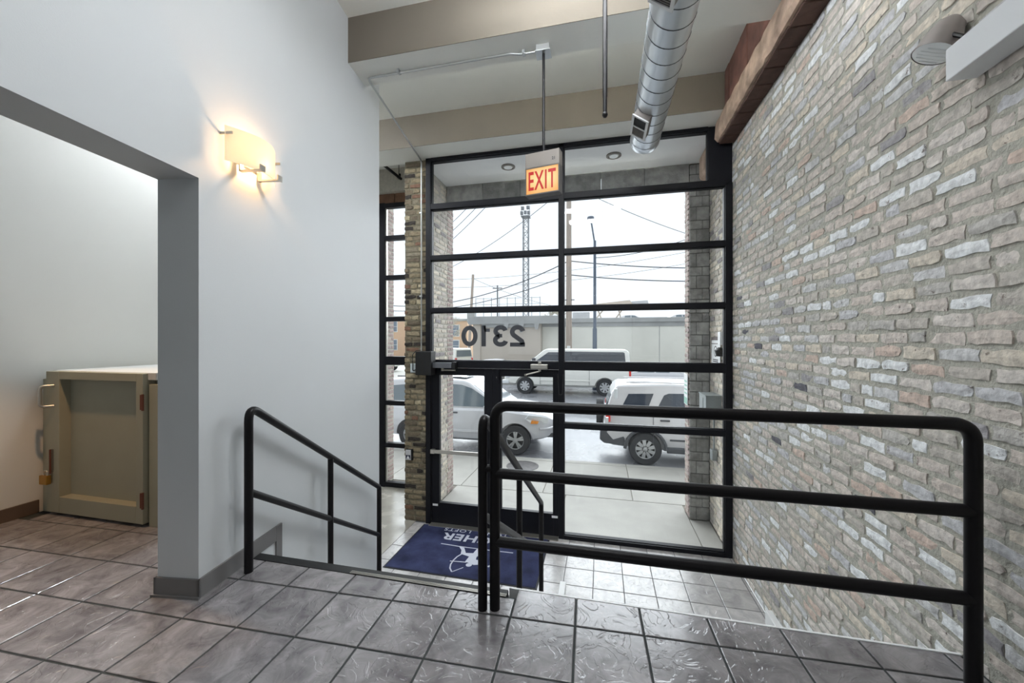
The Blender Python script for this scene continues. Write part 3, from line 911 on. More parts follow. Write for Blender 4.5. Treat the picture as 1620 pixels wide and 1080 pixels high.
# ------------------------------------------------------------------ ceiling services
jb = thing('junction_box', 'square metal junction box on the beam above the exit sign', 'junction box')
MB().box(-0.565, -0.445, 3.37, 3.48, 3.915, 3.97).build('box', M_conduit, jb, bevel=0.005)
MB().box(-0.572, -0.438, 3.363, 3.487, 3.908, 3.915).build('cover', M_conduit, jb, bevel=0.002)
cd = thing('conduit', 'thin steel conduit running from the junction box to the brick pier', 'conduit')
path = [(-0.57, 3.425, 3.945), (-2.24, 3.40, 3.945), (-2.31, 3.7, 3.945), (-2.527, 5.155, 3.945), (-2.527, 5.155, 1.215)]
MB().tube(bend([path[0], (-0.72, 3.425, 3.945), (-0.80, 3.41, 3.953), path[1], path[3], path[4]], 0.06, 7), 0.0105, 10).build('pipe', M_conduit, cd, smooth=True)
for a in ((-0.68, 3.425, 3.945), (-1.9, 3.402, 3.952), (-2.527, 5.155, 3.2), (-2.527, 5.155, 2.0)):
    if a[2] > 3.5: MB().box(a[0] - 0.012, a[0] + 0.012, a[1] - 0.035, a[1] + 0.02, a[2] - 0.016, a[2] + 0.016).build('strap', M_conduit, cd, bevel=0.003)
    else: MB().box(a[0] - 0.03, a[0] + 0.014, a[1] - 0.014, a[1] + 0.02, a[2] - 0.01, a[2] + 0.01).build('strap', M_conduit, cd, bevel=0.003)

ex = thing('exit_sign', 'illuminated exit sign hanging from the ceiling beam on a black stem', 'exit sign', (-0.502, 3.42, 0), math.radians(-11))
MB().cyl((0, 0, 3.03), (0, 0, 3.915), 0.012, n=12).build('stem', M_black, ex, smooth=True)
M_exh = pmat('grey_sign_housing', lin(122, 116, 110), 0.55, metal=0.1)
MB().box(-0.157, 0.157, -0.045, 0.045, 2.90, 3.03).build('housing', M_exh, ex, bevel=0.003)
M_exrim = pmat('sign_rim', lin(96, 92, 90), 0.5, metal=0.4)
b = MB(); b.box(-0.157, -0.148, -0.045, 0.045, 2.658, 2.9).box(0.148, 0.157, -0.045, 0.045, 2.658, 2.9).box(-0.148, 0.148, -0.045, 0.045, 2.658, 2.668).box(-0.148, 0.148, -0.045, 0.045, 2.892, 2.9)
b.build('rim', M_exrim, ex)
def exit_face():
    m, n, l, p = new_mat('lit_amber_face')
    tc = n.new('ShaderNodeTexCoord')
    # two small lamps inside the box shine through the panel
    vals = []
    for x, z in ((-0.035, 2.79), (0.055, 2.79)):
        sb_ = n.new('ShaderNodeVectorMath'); sb_.operation = 'SUBTRACT'; sb_.inputs[1].default_value = (x, -0.04, z)
        l.new(tc.outputs['Object'], sb_.inputs[0])
        le = n.new('ShaderNodeVectorMath'); le.operation = 'LENGTH'; l.new(sb_.outputs[0], le.inputs[0])
        mr = n.new('ShaderNodeMapRange'); mr.inputs['From Min'].default_value = 0.0; mr.inputs['From Max'].default_value = 0.14
        mr.inputs['To Min'].default_value = 1.0; mr.inputs['To Max'].default_value = 0.0
        l.new(le.outputs['Value'], mr.inputs['Value']); vals.append(mr.outputs[0])
    mx = n.new('ShaderNodeMath'); mx.operation = 'MAXIMUM'; l.new(vals[0], mx.inputs[0]); l.new(vals[1], mx.inputs[1])
    cr = n.new('ShaderNodeValToRGB')
    cr.color_ramp.elements[0].color = lin(246, 170, 84); cr.color_ramp.elements[1].color = lin(255, 238, 170)
    l.new(mx.outputs[0], cr.inputs['Fac'])
    l.new(cr.outputs[0], p.inputs['Emission Color']); p.inputs['Emission Strength'].default_value = 0.92
    p.inputs['Base Color'].default_value = (0.06, 0.045, 0.03, 1)
    return m
MB().box(-0.148, 0.148, -0.041, 0.041, 2.668, 2.892).build('lit_panel', exit_face(), ex)
M_exred = emat('exit_red', lin(214, 26, 24), 0.7)
M_exred.node_tree.nodes['Principled BSDF'].inputs['Base Color'].default_value = (0.08, 0.005, 0.005, 1)
Mt = Matrix.Translation((0.0, -0.0425, 2.782)) @ Matrix.Rotation(math.pi / 2, 4, 'X')
text_obj('exit_lettering', 'EXIT', M_exred, ex, Mt, size=0.232, extrude=0.001, bold=0.0035, sx=0.50, space=1.12)
Mt = Matrix.Translation((0.105, -0.0465, 2.952)) @ Matrix.Rotation(math.pi / 2, 4, 'X')
text_obj('number_lettering', '21', M_blackplastic, ex, Mt, size=0.034, extrude=0.0006, bold=0.0006)

# sprinkler drop pipe
rd = thing('drop_pipe', 'thin black vertical pipe hanging in front of the exit sign beam', 'pipe', (0.022, 2.8, 0))
MB().cyl((0, 0, 3.08), (0, 0, ZC), 0.0165, n=12).build('pipe', M_black, rd, smooth=True)
MB().cyl((0, 0, 2.97), (0, 0, 3.09), 0.0145, n=12).build('nipple', M_black, rd, smooth=True)
MB().lathe([(0, -0.022), (0.012, -0.018), (0.019, -0.006), (0.019, 0.006), (0.012, 0.018), (0, 0.022)], (0, 0, 2.955), (0, 0, 1), 12).build('cap', M_black, rd, smooth=True)

# spiral duct
DX, DZ, DR = 0.452, 3.53, 0.15
du = thing('spiral_duct', 'galvanised spiral air duct hanging below the ceiling', 'duct', (DX, 0, DZ))
MB().lathe([(DR, -5.0), (DR, 4.36)], (0, 0, 0), (0, 1, 0), 40).build('duct_shell', M_galv, du, smooth=True)
prof = [(DR + 0.002, 4.30), (DR + 0.004, 4.31), (DR + 0.004, 4.40), (DR - 0.006, 4.415), (0.0, 4.415)]
MB().lathe(prof, (0, 0, 0), (0, 1, 0), 40).build('end_cap', M_galv, du, smooth=True)
pts = []; turns = 22
for k in range(turns * 28 + 1):
    a = 2 * math.pi * k / 28
    yy = 0.75 + 0.165 * k / 28
    if yy > 4.3: break
    pts.append((math.cos(a) * (DR + 0.0005), yy, math.sin(a) * (DR + 0.0005)))
MB().tube(pts, 0.0032, 6).build('lock_seam', M_seam, du, smooth=True)
M_regdark = pmat('dark_register_inside', lin(26, 26, 28), 0.8)
M_reg = pmat('white_register_frame', lin(214, 216, 216), 0.45)
def register(y0, y1, parent):
    # boot standing off the lower left of the duct, face turned left and down
    A = math.radians(236)
    n = Vector((math.cos(A), 0, math.sin(A))); tt = Vector((-n.z, 0, n.x)); yv = Vector((0, 1, 0))
    M = Matrix(((n.x, 0, tt.x, 0), (n.y, 1, tt.y, 0), (n.z, 0, tt.z, 0), (0, 0, 0, 1)))
    yc = (y0 + y1) / 2; hw = (y1 - y0) / 2; hh = 0.075
    b = MB(); b.box(DR - 0.05, DR + 0.045, y0, y1, -hh, hh, M)
    boot = b.build('register_boot', pmat('register_boot_paint', lin(118, 112, 108), 0.5), parent, bevel=0.002)
    f = MB(); w = 0.014; o0, o1 = DR + 0.045, DR + 0.056
    f.box(o0, o1, y0 - 0.008, y0 + w, -hh - 0.008, hh + 0.008, M).box(o0, o1, y1 - w, y1 + 0.008, -hh - 0.008, hh + 0.008, M)
    f.box(o0, o1, y0 + w, y1 - w, -hh - 0.008, -hh + w, M).box(o0, o1, y0 + w, y1 - w, hh - w, hh + 0.008, M)
    f.box(o0, o1, yc - 0.006, yc + 0.006, -hh + w, hh - w, M)
    f.build('register_frame', M_reg, boot)
    MB().box(o0 - 0.002, o0 + 0.003, y0 + w, y1 - w, -hh + w, hh - w, M).build('register_core', M_regdark, boot)
    for k in range(1, 9):
        yy = yc + (y1 - w - yc) * k / 9
        MB().box(o0, o0 + 0.008, yy - 0.003, yy + 0.003, -hh + w, hh - w, M).build('louvre', pmat('louvre_grey', lin(110, 106, 102), 0.5) if 'louvre_grey' not in bpy.data.materials else bpy.data.materials['louvre_grey'], boot)
register(3.66, 3.99, du)
register(2.12, 2.45, du)
for yy in (1.4, 3.37):
    MB().cyl((0, yy, DR), (0, yy, (3.97 if yy > 3 else ZC) - DZ), 0.006, n=8).build('hanger_rod', M_conduit, du, smooth=True)

# black sprinkler pipe in the vestibule
sp = thing('sprinkler_pipe', 'black sprinkler pipe under the vestibule ceiling', 'pipe')
MB().cyl((-3.40, 4.6, 4.17), (-3.372, 6.1, 4.15), 0.024, n=12).build('pipe', M_black, sp, smooth=True)
for yy in (5.55, 6.05):
    MB().cyl((-3.385, yy, 4.16), (-3.385, yy, ZC), 0.006, n=8).build('hanger', M_black, sp, smooth=True)
    MB().lathe([(0.032, -0.012), (0.032, 0.012)], (-3.385, yy, 4.16), (0, 1, 0), 14).build('clamp', M_black, sp, smooth=True)
MB().cyl((-3.372, 6.06, 4.14), (-3.372, 6.06, 4.22), 0.016, n=10).build('sprinkler_head', M_black, sp, smooth=True)

# ------------------------------------------------------------------ emergency light on the brick wall
em = thing('emergency_light', 'white emergency light box with one swivel lamp head on the brick wall', 'emergency light', (1.42, 2.02, 2.54))
MB().box(-0.0, 0.108, -0.62, 0, -0.069, 0.066).build('housing', pmat('white_light_housing', lin(226, 228, 230), 0.45), em, bevel=0.004)
M_lamp = pmat('grey_lamp_head', lin(150, 142, 138), 0.45)
hc = Vector((0.045, 0.085, 0.165)); ax = Vector((-0.42, 0.10, -0.9)).normalized()
MB().lathe([(0.0, -0.095), (0.025, -0.092), (0.05, -0.066), (0.064, -0.02), (0.07, 0.02), (0.073, 0.05), (0.077, 0.052), (0.077, 0.06)], hc, ax, 26).build('lamp_head', M_lamp, em, smooth=True)
M_lens = pmat('ribbed_clear_lens', lin(244, 248, 248), 0.25, spec=0.8)
MB().lathe([(0.074, 0.058), (0.05, 0.066), (0.0, 0.069)], hc, ax, 26).build('lens', M_lens, em, smooth=True)
for k in range(-2, 3):
    u = ax.cross(Vector((0, 0, 1))).normalized(); w = ax.cross(u)
    hl = math.sqrt(max(0.0, 0.055 ** 2 - (0.022 * k) ** 2))
    p = hc + ax * 0.0675 + u * (0.022 * k)
    MB().cyl(p - w * hl, p + w * hl, 0.0022, n=6).build('lens_rib', M_lens, em)
MB().tube(bend([(0.05, -0.03, 0.066), (0.05, -0.02, 0.10), (0.042, 0.04, 0.16)], 0.02), 0.009, 8).build('swivel', M_blackplastic, em, smooth=True)

# ------------------------------------------------------------------ reader, relay box on the pier
rdx = thing('card_reader', 'small grey entry button with a white symbol on the brick pier', 'card reader', (-2.716, 5.17, -0.284))
MB().box(-0.052, 0.052, -0.03, 0.004, -0.078, 0.078).build('back_box', M_blackplastic, rdx, bevel=0.004)
MB().box(-0.05, 0.034, -0.04, -0.03, -0.072, 0.074).build('face_plate', pmat('reader_silver', lin(196, 196, 198), 0.4, metal=0.3), rdx, bevel=0.004)
MB().box(-0.042, 0.026, -0.042, -0.04, -0.056, -0.002).build('symbol_field', pmat('reader_blue', lin(36, 38, 60), 0.4), rdx)
MB().prism([(-0.034, -0.0425, -0.052), (-0.008, -0.0425, -0.008), (0.018, -0.0425, -0.052)], (0, -0.001, 0)).build('symbol', M_white, rdx)
rb = thing('relay_box', 'small pale box with a black cable on the brick pier', 'electrical box', (-2.62, 5.17, 0.965))
MB().box(-0.065, 0.065, -0.05, 0.0, -0.06, 0.07).build('box', pmat('relay_grey', lin(182, 190, 192), 0.5), rb, bevel=0.004)
MB().tube(bend([(0.03, -0.055, -0.01), (-0.02, -0.06, -0.04), (-0.025, -0.06, 0.2), (0.04, -0.06, 0.262), (0.095, -0.06, 0.262)], 0.05), 0.0055, 8).build('cable', M_blackplastic, rb, smooth=True)

# ------------------------------------------------------------------ gate cabinet in the side room
M_gate = pmat('olive_grey_paint', lin(150, 148, 130), 0.5, var=0.03, vscale=5, bump=0.04, bscale=80)
M_hinge = pmat('rusty_hinge', lin(104, 60, 46), 0.7, metal=0.2)
gc = thing('gate_cabinet', 'low olive grey cabinet with a panelled door behind the white wall end', 'cabinet', (0, 2.2, 0))
MB().box(-4.385, -3.18, 0.06, 1.35, 0.0, 1.08).build('body', M_gate, gc, bevel=0.004)
MB().box(-4.27, -3.20, 0.0, 1.35, 1.08, 1.135).build('top', pmat('pale_cabinet_top', lin(196, 196, 192), 0.4), gc, bevel=0.004)
MB().box(-4.385, -4.285, 0.0, 0.06, 0.0, 1.065).build('post', M_gate, gc, bevel=0.004)
MB().box(-3.262, -3.165, -0.004, 0.06, 0.0, 1.05).build('post', M_gate, gc, bevel=0.004)
gd = MB()
x0, x1, z0, z1, sx0, sx1 = -4.28, -3.275, 0.025, 1.13, 0.145, 0.065
gd.box(x0, x0 + sx0, -0.035, 0.055, z0, z1).box(x1 - sx1, x1, -0.035, 0.055, z0, z1).box(x0 + sx0, x1 - sx1, -0.035, 0.055, z1 - 0.06, z1).box(x0 + sx0, x1 - sx1, -0.035, 0.055, z0, z0 + 0.125)
gdo = gd.build('door', M_gate, gc, bevel=0.003)
MB().box(x0 + sx0, x1 - sx1, 0.035, 0.05, z0 + 0.125, z1 - 0.06).build('recessed_panel', M_gate, gdo)
for zc in (0.20, 0.92):
    MB().box(-3.296, -3.268, -0.040, -0.033, zc - 0.055, zc + 0.055).build('hinge', M_hinge, gdo)
    MB().cyl((-3.268, -0.04, zc - 0.06), (-3.268, -0.04, zc + 0.06), 0.008, n=10).build('hinge_knuckle', M_hinge, gdo, smooth=True)
MB().tube(bend([(-4.19, -0.035, 1.02), (-4.22, -0.10, 1.02), (-4.22, -0.10, 0.86), (-4.19, -0.035, 0.86)], 0.03), 0.0115, 10).build('pull_handle', M_alu, gdo, smooth=True)
MB().box(-4.225, -4.195, -0.04, -0.034, 0.34, 0.52).build('hasp', pmat('dull_steel', lin(120, 114, 106), 0.5, metal=0.6), gdo, bevel=0.002)
MB().cyl((-4.205, -0.05, 0.33), (-4.205, -0.05, 0.52), 0.006, n=8).build('bolt_rod', M_hinge, gdo, smooth=True)
pl = thing('padlock', 'brass padlock hanging on the gate cabinet hasp', 'padlock', (-4.235, 2.14, 0.25))
MB().box(-0.045, 0.035, -0.016, 0.014, 0.0, 0.07).build('lock_body', pmat('brass', lin(176, 132, 60), 0.35, metal=0.8), pl, bevel=0.004)
MB().tube(bend([(-0.02, 0, 0.065), (-0.02, 0, 0.105), (0.02, 0, 0.105), (0.02, 0, 0.065)], 0.018), 0.005, 8).build('shackle', M_alu, pl, smooth=True)
# pendant added for warm light in the side room (out of view behind the header)
sr = thing('added_pendant_lamp', 'warm metal shaded pendant lamp added in the side room before the gate cabinet', 'lamp', (-3.3, 1.70, 0))
MB().cyl((0, 0, 3.1), (0, 0, ZC), 0.01, n=8).build('stem', M_black, sr)
MB().lathe([(0.0, 3.12), (0.05, 3.11), (0.07, 3.05), (0.16, 2.86), (0.155, 2.86), (0.065, 3.045), (0.0, 3.10)], (0, 0, 0), (0, 0, 1), 24).build('shade', M_black, sr, smooth=True)
MB().lathe([(0, 2.94), (0.035, 2.96), (0.045, 3.0), (0.02, 3.05)], (0, 0, 0), (0, 0, 1), 14).build('bulb', emat('warm_globe', (1.0, 0.62, 0.32, 1), 6.0), sr, smooth=True)
pd = bpy.data.lights.new('added_pendant_light', 'SPOT'); pd.energy = 115.0; pd.color = (1.0, 0.60, 0.30); pd.spot_size = math.radians(66); pd.spot_blend = 0.35; pd.shadow_soft_size = 0.04
po = bpy.data.objects.new('added_pendant_light', pd); COL.objects.link(po); po.parent = sr; po.location = (0, 0, 2.92)

# added fill lights, all out of view: lobby linear fittings, side light, cove strip
M_tube = emat('cool_white_diffuser', (0.93, 0.965, 1.0, 1), LOBBY)
for k, (xx, yy, lb) in enumerate(FILL_LAMPS):
    e = thing('added_linear_light', lb, 'light', (xx, yy, 4.0), 0.0, group='added lobby fill lights')
    MB().box(-0.62, 0.62, -0.03, 0.03, 0.0, 0.03).build('casing', M_white, e, bevel=0.004)
    MB().box(-0.60, 0.60, -0.06, 0.06, -0.06, 0.0).build('diffuser', M_tube, e, bevel=0.006)
    for s in (-0.5, 0.5): MB().cyl((s, 0, 0.03), (s, 0, ZC - 4.0), 0.004, n=6).build('suspension', M_conduit, e)
e = thing('added_side_light', 'added fill light on the ceiling behind the low gate cabinet', 'light', (-3.95, 3.35, ZC), math.pi / 2)  # unseen, added to brighten the side room wall
MB().box(-0.4, 0.4, -0.12, 0.12, -0.04, 0.0).build('casing', M_white, e)
MB().box(-0.38, 0.38, -0.1, 0.1, -0.07, -0.04).build('diffuser', emat('side_diffuser', (0.88, 0.94, 1.0, 1), SIDE), e)
e = thing('added_cove_light', 'added fill strip hidden behind the first ceiling beam', 'light', (-0.5, 3.54, 4.22))  # unseen, added to lift the ceiling bay between the beams
MB().box(-1.2, 1.4, 0.0, 0.09, -0.09, -0.08).box(-1.2, 1.4, 0.085, 0.09, -0.08, -0.01).build('trough', M_white, e)
MB().box(-1.18, 1.38, 0.012, 0.07, -0.08, -0.055).build('diffuser', emat('cove_diffuser', (0.97, 0.98, 0.96, 1), COVE), e)

# ------------------------------------------------------------------ entrance mat
mt = thing('entrance_mat', 'navy entrance mat with white archer emblem and lettering', 'mat', (-1.565, 4.6, ZL))
M_mat = pmat('navy_carpet', lin(58, 63, 94), 0.95, var=0.35, vscale=5, bump=0.8, bscale=220, spec=0.1)
MB().box(-0.88, 0.88, -0.545, 0.5, 0.002, 0.011).build('carpet', M_mat, mt, bevel=0.003)
M_matb = pmat('rubber_border', lin(22, 24, 34), 0.7)
MB().box(-0.9, 0.9, -0.56, 0.515, 0.0, 0.007).build('rubber_border', M_matb, mt)
M_matw = pmat('white_carpet_print', lin(208, 212, 224), 0.95)
ZT = 0.0125
def on_mat(x, y): return (x + 1.565, y - 4.6, ZT)
Mm = Matrix.Translation((0.0, 4.855 - 4.6, ZT)) @ Matrix.Rotation(math.pi, 4, 'Z')
text_obj('mat_lettering', 'ARCHER', M_matw, mt, Mm, size=0.225, extrude=0.0006, bold=0.006, sx=1.12, space=1.06)
for word, xo in (('MILTON', 0.31), ('LOFTS', -0.36)):
    Mm = Matrix.Translation((xo, 5.03 - 4.6, ZT)) @ Matrix.Rotation(math.pi, 4, 'Z')
    text_obj('mat_lettering', word, M_matw, mt, Mm, size=0.105, extrude=0.0006, bold=0.001, sx=1.18, space=1.15)
emb = MB()
def stroke(pts, w):
    for a, b_ in zip(pts[:-1], pts[1:]):
        a = Vector(on_mat(*a)); b_ = Vector(on_mat(*b_)); d = (b_ - a).normalized(); n = Vector((-d.y, d.x, 0)) * w / 2
        emb.prism([a - n, a + n, b_ + n, b_ - n], (0, 0, 0.0012))
def blob(pts): emb.prism([on_mat(*p) for p in pts], (0, 0, 0.0012))
stroke([(-2.01, 4.66), (-1.75, 4.645), (-1.40, 4.645), (-1.06, 4.651)], 0.014)
stroke([(-1.27, 4.753), (-1.17, 4.761)], 0.014)
blob([(-1.76, 4.645), (-1.70, 4.57), (-1.68, 4.49), (-1.56, 4.455), (-1.57, 4.345), (-1.45, 4.30), (-1.36, 4.33), (-1.36, 4.40), (-1.46, 4.41), (-1.47, 4.47), (-1.42, 4.56), (-1.40, 4.65), (-1.52, 4.65), (-1.535, 4.535), (-1.625, 4.52), (-1.685, 4.63)])
cpt = (-1.505, 4.29)
blob([(cpt[0] + 0.036 * math.cos(a * math.pi / 8), cpt[1] + 0.036 * math.sin(a * math.pi / 8)) for a in range(16)])
bow = [(-1.666, 4.492), (-1.70, 4.42), (-1.716, 4.338), (-1.715, 4.25), (-1.695, 4.18), (-1.648, 4.118)]
stroke(bow, 0.016); stroke([(-1.648, 4.118), (-1.551, 4.226)], 0.010); stroke([(-1.75, 4.316), (-1.55, 4.335)], 0.014)
stroke([(-1.36, 4.36), (-1.28, 4.30), (-1.24, 4.36)], 0.025)
emb.build('archer_emblem', M_matw, mt)

# ------------------------------------------------------------------ things outside on the recess walls
for (xx, yy, lb) in ((-1.368, 5.672, 'round recessed soffit light left of the exit sign'), (0.165, 5.656, 'round recessed soffit light right of the exit sign')):
    e = thing('soffit_light', lb, 'light', (xx, yy, 3.975), group='recess soffit lights')
    MB().lathe([(0.104, 0.0), (0.104, -0.014), (0.078, -0.022), (0.072, 0.0)], (0, 0, 0), (0, 0, 1), 28).build('trim_ring', M_exh, e, smooth=True)
    MB().lathe([(0.07, -0.002), (0.06, -0.02), (0.0, -0.024)], (0, 0, 0), (0, 0, 1), 24).build('lens', M_lens, e, smooth=True)
sg = thing('door_sign', 'white security sign with a round symbol outside the right glazing', 'sign', (XB - 0.012, 5.80, 1.18))
MB().box(-0.008, 0.0, -0.20, 0.20, -0.13, 0.235).build('panel', M_white, sg)
M_signblk = pmat('sign_black_print', lin(40, 40, 44), 0.5)
Msg = Matrix.Rotation(-math.pi / 2, 4, 'Z')
ringm = MB(); ringm.lathe([(0.06, 0.0), (0.075, 0.0), (0.075, 0.002), (0.06, 0.002), (0.06, 0.0)], (-0.008, 0.0, 0.04), (-1, 0, 0), 24)
ringm.build('round_symbol', M_signblk, sg); MB().lathe([(0.02, 0.002), (0.0, 0.002)], (-0.008, 0.0, 0.045), (-1, 0, 0), 12).build('round_symbol_dot', M_signblk, sg)
for zz_ in (-0.075, -0.10): MB().box(-0.0095, -0.008, -0.12, 0.12, zz_ - 0.007, zz_ + 0.007).build('print_line', M_signblk, sg)
MB().box(-0.012, -0.008, -0.20, 0.20, 0.14, 0.235).build('upper_panel', pmat('sign_brown', lin(96, 84, 82), 0.5), sg)
MB().box(-0.014, -0.012, -0.17, 0.17, 0.15, 0.19).build('upper_print', M_white, sg)
kb = thing('intercom_lamp', 'small dark bell shaped fixture beside the security sign', 'fixture', (XB, 5.50, 1.22))
MB().lathe([(0.0, -0.06), (0.045, -0.055), (0.06, 0.02), (0.02, 0.06), (0, 0.06)], (-0.05, 0, 0), (0, 0, 1), 16).build('bell', M_blackplastic, kb, smooth=True)
MB().box(-0.06, -0.0, -0.05, 0.05, 0.09, 0.26).build('keypad_box', M_white, kb, bevel=0.004)
eb = thing('meter_box', 'grey electrical cabinet on the outdoor brick wall', 'electrical box', (XB, 5.80, 0.49))
M_ebox = pmat('grey_enclosure', lin(150, 156, 156), 0.45, metal=0.3)
MB().box(-0.19, -0.0, -0.20, 0.16, -0.16, 0.14).build('enclosure', M_ebox, eb, bevel=0.004)
MB().box(-0.20, -0.0, -0.21, 0.17, 0.14, 0.15).build('rain_lid', M_ebox, eb)
MB().box(-0.196, -0.19, -0.06, 0.13, -0.12, 0.1).build('door', M_ebox, eb, bevel=0.002)
MB().tube([(-0.03, 0.03, -0.16), (-0.03, 0.03, -0.64)], 0.014, 10).build('conduit', M_ebox, eb, smooth=True)
MB().box(-0.07, -0.0, -0.03, 0.09, -0.76, -0.62).build('outlet_box', M_ebox, eb, bevel=0.006)
gs = thing('street_notice', 'narrow white and green notice on the right brick corner', 'sign', (1.25, 6.35, 0.63))
MB().box(-0.008, 0.0, -0.12, 0.12, -0.23, 0.23).build('panel', M_white, gs)
M_green = pmat('pale_green_print', lin(150, 196, 180), 0.5)
MB().box(-0.0095, -0.008, -0.11, 0.11, -0.22, -0.12).build('green_band', M_green, gs)
for zz_ in (-0.06, 0.0, 0.06, 0.12): MB().box(-0.0095, -0.008, -0.09, 0.09, zz_ - 0.012, zz_ + 0.012).build('print_line', M_green, gs)

# ------------------------------------------------------------------ street
ZS, ZR = -1.27, -1.40
M_walk = pmat('pavement_concrete', lin(158, 156, 150), 0.75, var=0.07, vscale=3, bump=0.25, bscale=70, obj_var=0.03)
M_walkj = pmat('pavement_joint', lin(120, 116, 108), 0.95)
M_road = pmat('wet_asphalt', lin(126, 128, 133), 0.3, var=0.12, vscale=1.2, bump=0.25, bscale=40, rvar=0.12)
M_ground = pmat('far_ground', lin(176, 176, 170), 0.9, var=0.1, vscale=0.2)
walk = struct('sidewalk', MB().box(-16, 16, YW + 0.02, 8.45, ZS - 0.2, ZS - 0.012), M_walkj, 'pale concrete sidewalk outside the doors', 'sidewalk')
def slab(x0, x1, y0, y1): MB().box(x0 + 0.006, x1 - 0.006, y0 + 0.006, y1 - 0.006, ZS - 0.05, ZS).build('paving_slab', M_walk, walk, bevel=0.006)
slab(-2.57, -0.6, YW + 0.03, 6.68); slab(-0.6, 1.26, YW + 0.03, 6.68); slab(1.26, XB, YW + 0.03, 6.18)
for k in range(-7, 8):
    a = 0.5 + k * 1.5
    slab(a, a + 1.5, 6.68, 8.44 if k % 2 else 8.44)
    if k in (-3, -2, -1): pass
curb = struct('curb', MB().box(-16, 16, 8.452, 8.62, ZR - 0.1, ZS - 0.012), M_walkj, 'concrete street curb', 'curb')
for k in range(-6, 7):
    a = 0.5 + k * 1.5
    MB().box(a + 0.004, a + 1.496, 8.455, 8.625, ZR - 0.05, ZS - 0.002).build('curb_stone', M_walk, curb, bevel=0.015)
struct('road', MB().box(-70, 50, 8.6, 23.5, ZR - 0.2, ZR), M_road, 'wet grey asphalt street', 'road')
struct('far_sidewalk', MB().box(-70, 50, 23.5, 28.0, ZR - 0.2, ZR + 0.1), M_walk, 'far sidewalk below the retaining wall', 'sidewalk')
struct('far_ground', MB().box(-200, 200, 28.0, 320, ZR - 0.3, ZR - 0.01), M_ground, 'flat ground beyond the street', 'ground')
mh = thing('manhole_cover', 'round cast iron cover in the sidewalk behind the stair handrail', 'manhole cover', (-1.62, 8.0, ZS))
M_iron = pmat('wet_cast_iron', lin(110, 108, 108), 0.35, metal=0.4, var=0.2, vscale=12)
MB().lathe([(0.34, 0.0), (0.34, 0.006), (0.30, 0.007), (0.30, 0.003)], (0, 0, 0), (0, 0, 1), 32).build('rim', M_iron, mh, smooth=True)
MB().lathe([(0.298, 0.001), (0.298, 0.005), (0.0, 0.006)], (0, 0, 0), (0, 0, 1), 32).build('lid', M_iron, mh, smooth=True)

# ------------------------------------------------------------------ vehicles
M_silver = pmat('silver_car_paint', lin(206, 207, 211), 0.28, metal=0.15, coat=0.6)
M_silver2 = pmat('pale_silver_car_paint', lin(210, 209, 211), 0.3, metal=0.15, coat=0.6)
M_vanw = pmat('white_van_paint', lin(232, 232, 226), 0.35, coat=0.4)
M_tyre = pmat('tyre_rubber', lin(50, 51, 54), 0.8)
M_rim = pmat('alloy_rim', lin(196, 198, 200), 0.3, metal=0.6)
M_rimdark = pmat('rim_shadow_metal', lin(44, 44, 46), 0.6)
M_carglass = pmat('tinted_car_glass', lin(104, 116, 124), 0.06, spec=0.8)
M_carglass2 = pmat('dark_privacy_glass', lin(58, 66, 78), 0.06, spec=0.7)
M_clad = pmat('dark_plastic_cladding', lin(78, 80, 84), 0.55)
M_under = pmat('underbody', lin(30, 30, 32), 0.8)
M_amber = pmat('amber_lens', lin(240, 150, 50), 0.2)
M_red = pmat('red_lens', lin(214, 60, 54), 0.2)
M_clear = pmat('clear_lens', lin(224, 228, 230), 0.1, metal=0.3)
M_seamline = pmat('panel_gap', lin(96, 98, 102), 0.7)

def loft_body(stations, nsec=None):
    """stations: (x, zbot, ztop, halfwidth) -> closed body"""
    b = MB(); rings = []
    for (x, zb, zt, w) in stations:
        H = zt - zb
        half = [(0.0, zb), (0.78 * w, zb), (0.95 * w, zb + 0.10 * H), (1.0 * w, zb + 0.38 * H), (0.995 * w, zb + 0.62 * H), (0.965 * w, zt - 0.09 * H), (0.90 * w, zt - 0.015 * H), (0.6 * w, zt + 0.012 * H), (0.0, zt + 0.02 * H)]
        ring_ = [(x, y, z) for y, z in half] + [(x, -y, z) for y, z in half[-2:0:-1]]
        rings.append(ring_)
    n = len(rings[0]); v = [p for r_ in rings for p in r_]; f = []
    for i in range(len(rings) - 1):
        for k in range(n):
            k2 = (k + 1) % n
            f.append((i * n + k, (i + 1) * n + k, (i + 1) * n + k2, i * n + k2))
    f.append(tuple(range(n))); f.append(tuple((len(rings) - 1) * n + k for k in range(n))[::-1])
    return b.add(v, f)

def cut_wheels(me, wells, r):
    o = bpy.data.objects.new('tmp', me); COL.objects.link(o)
    cutters = []
    for (x, y0, y1, z) in wells:
        c = MB().cyl((x, y0, z), (x, y1, z), r, n=32).build('cut', M_under)
        cutters.append(c)
        md = o.modifiers.new('b', 'BOOLEAN'); md.operation = 'DIFFERENCE'; md.object = c; md.solver = 'EXACT'
    bpy.context.view_layer.update()
    dg = bpy.context.evaluated_depsgraph_get()
    out = bpy.data.meshes.new_from_object(o.evaluated_get(dg))
    bpy.data.objects.remove(o)
    for c in cutters: bpy.data.objects.remove(c)
    return out

def interp(tab, x):
    for (a, va), (b_, vb) in zip(tab[:-1], tab[1:]):
        if a <= x <= b_: return va + (vb - va) * (x - a) / (b_ - a)
    return tab[0][1] if x < tab[0][0] else tab[-1][1]

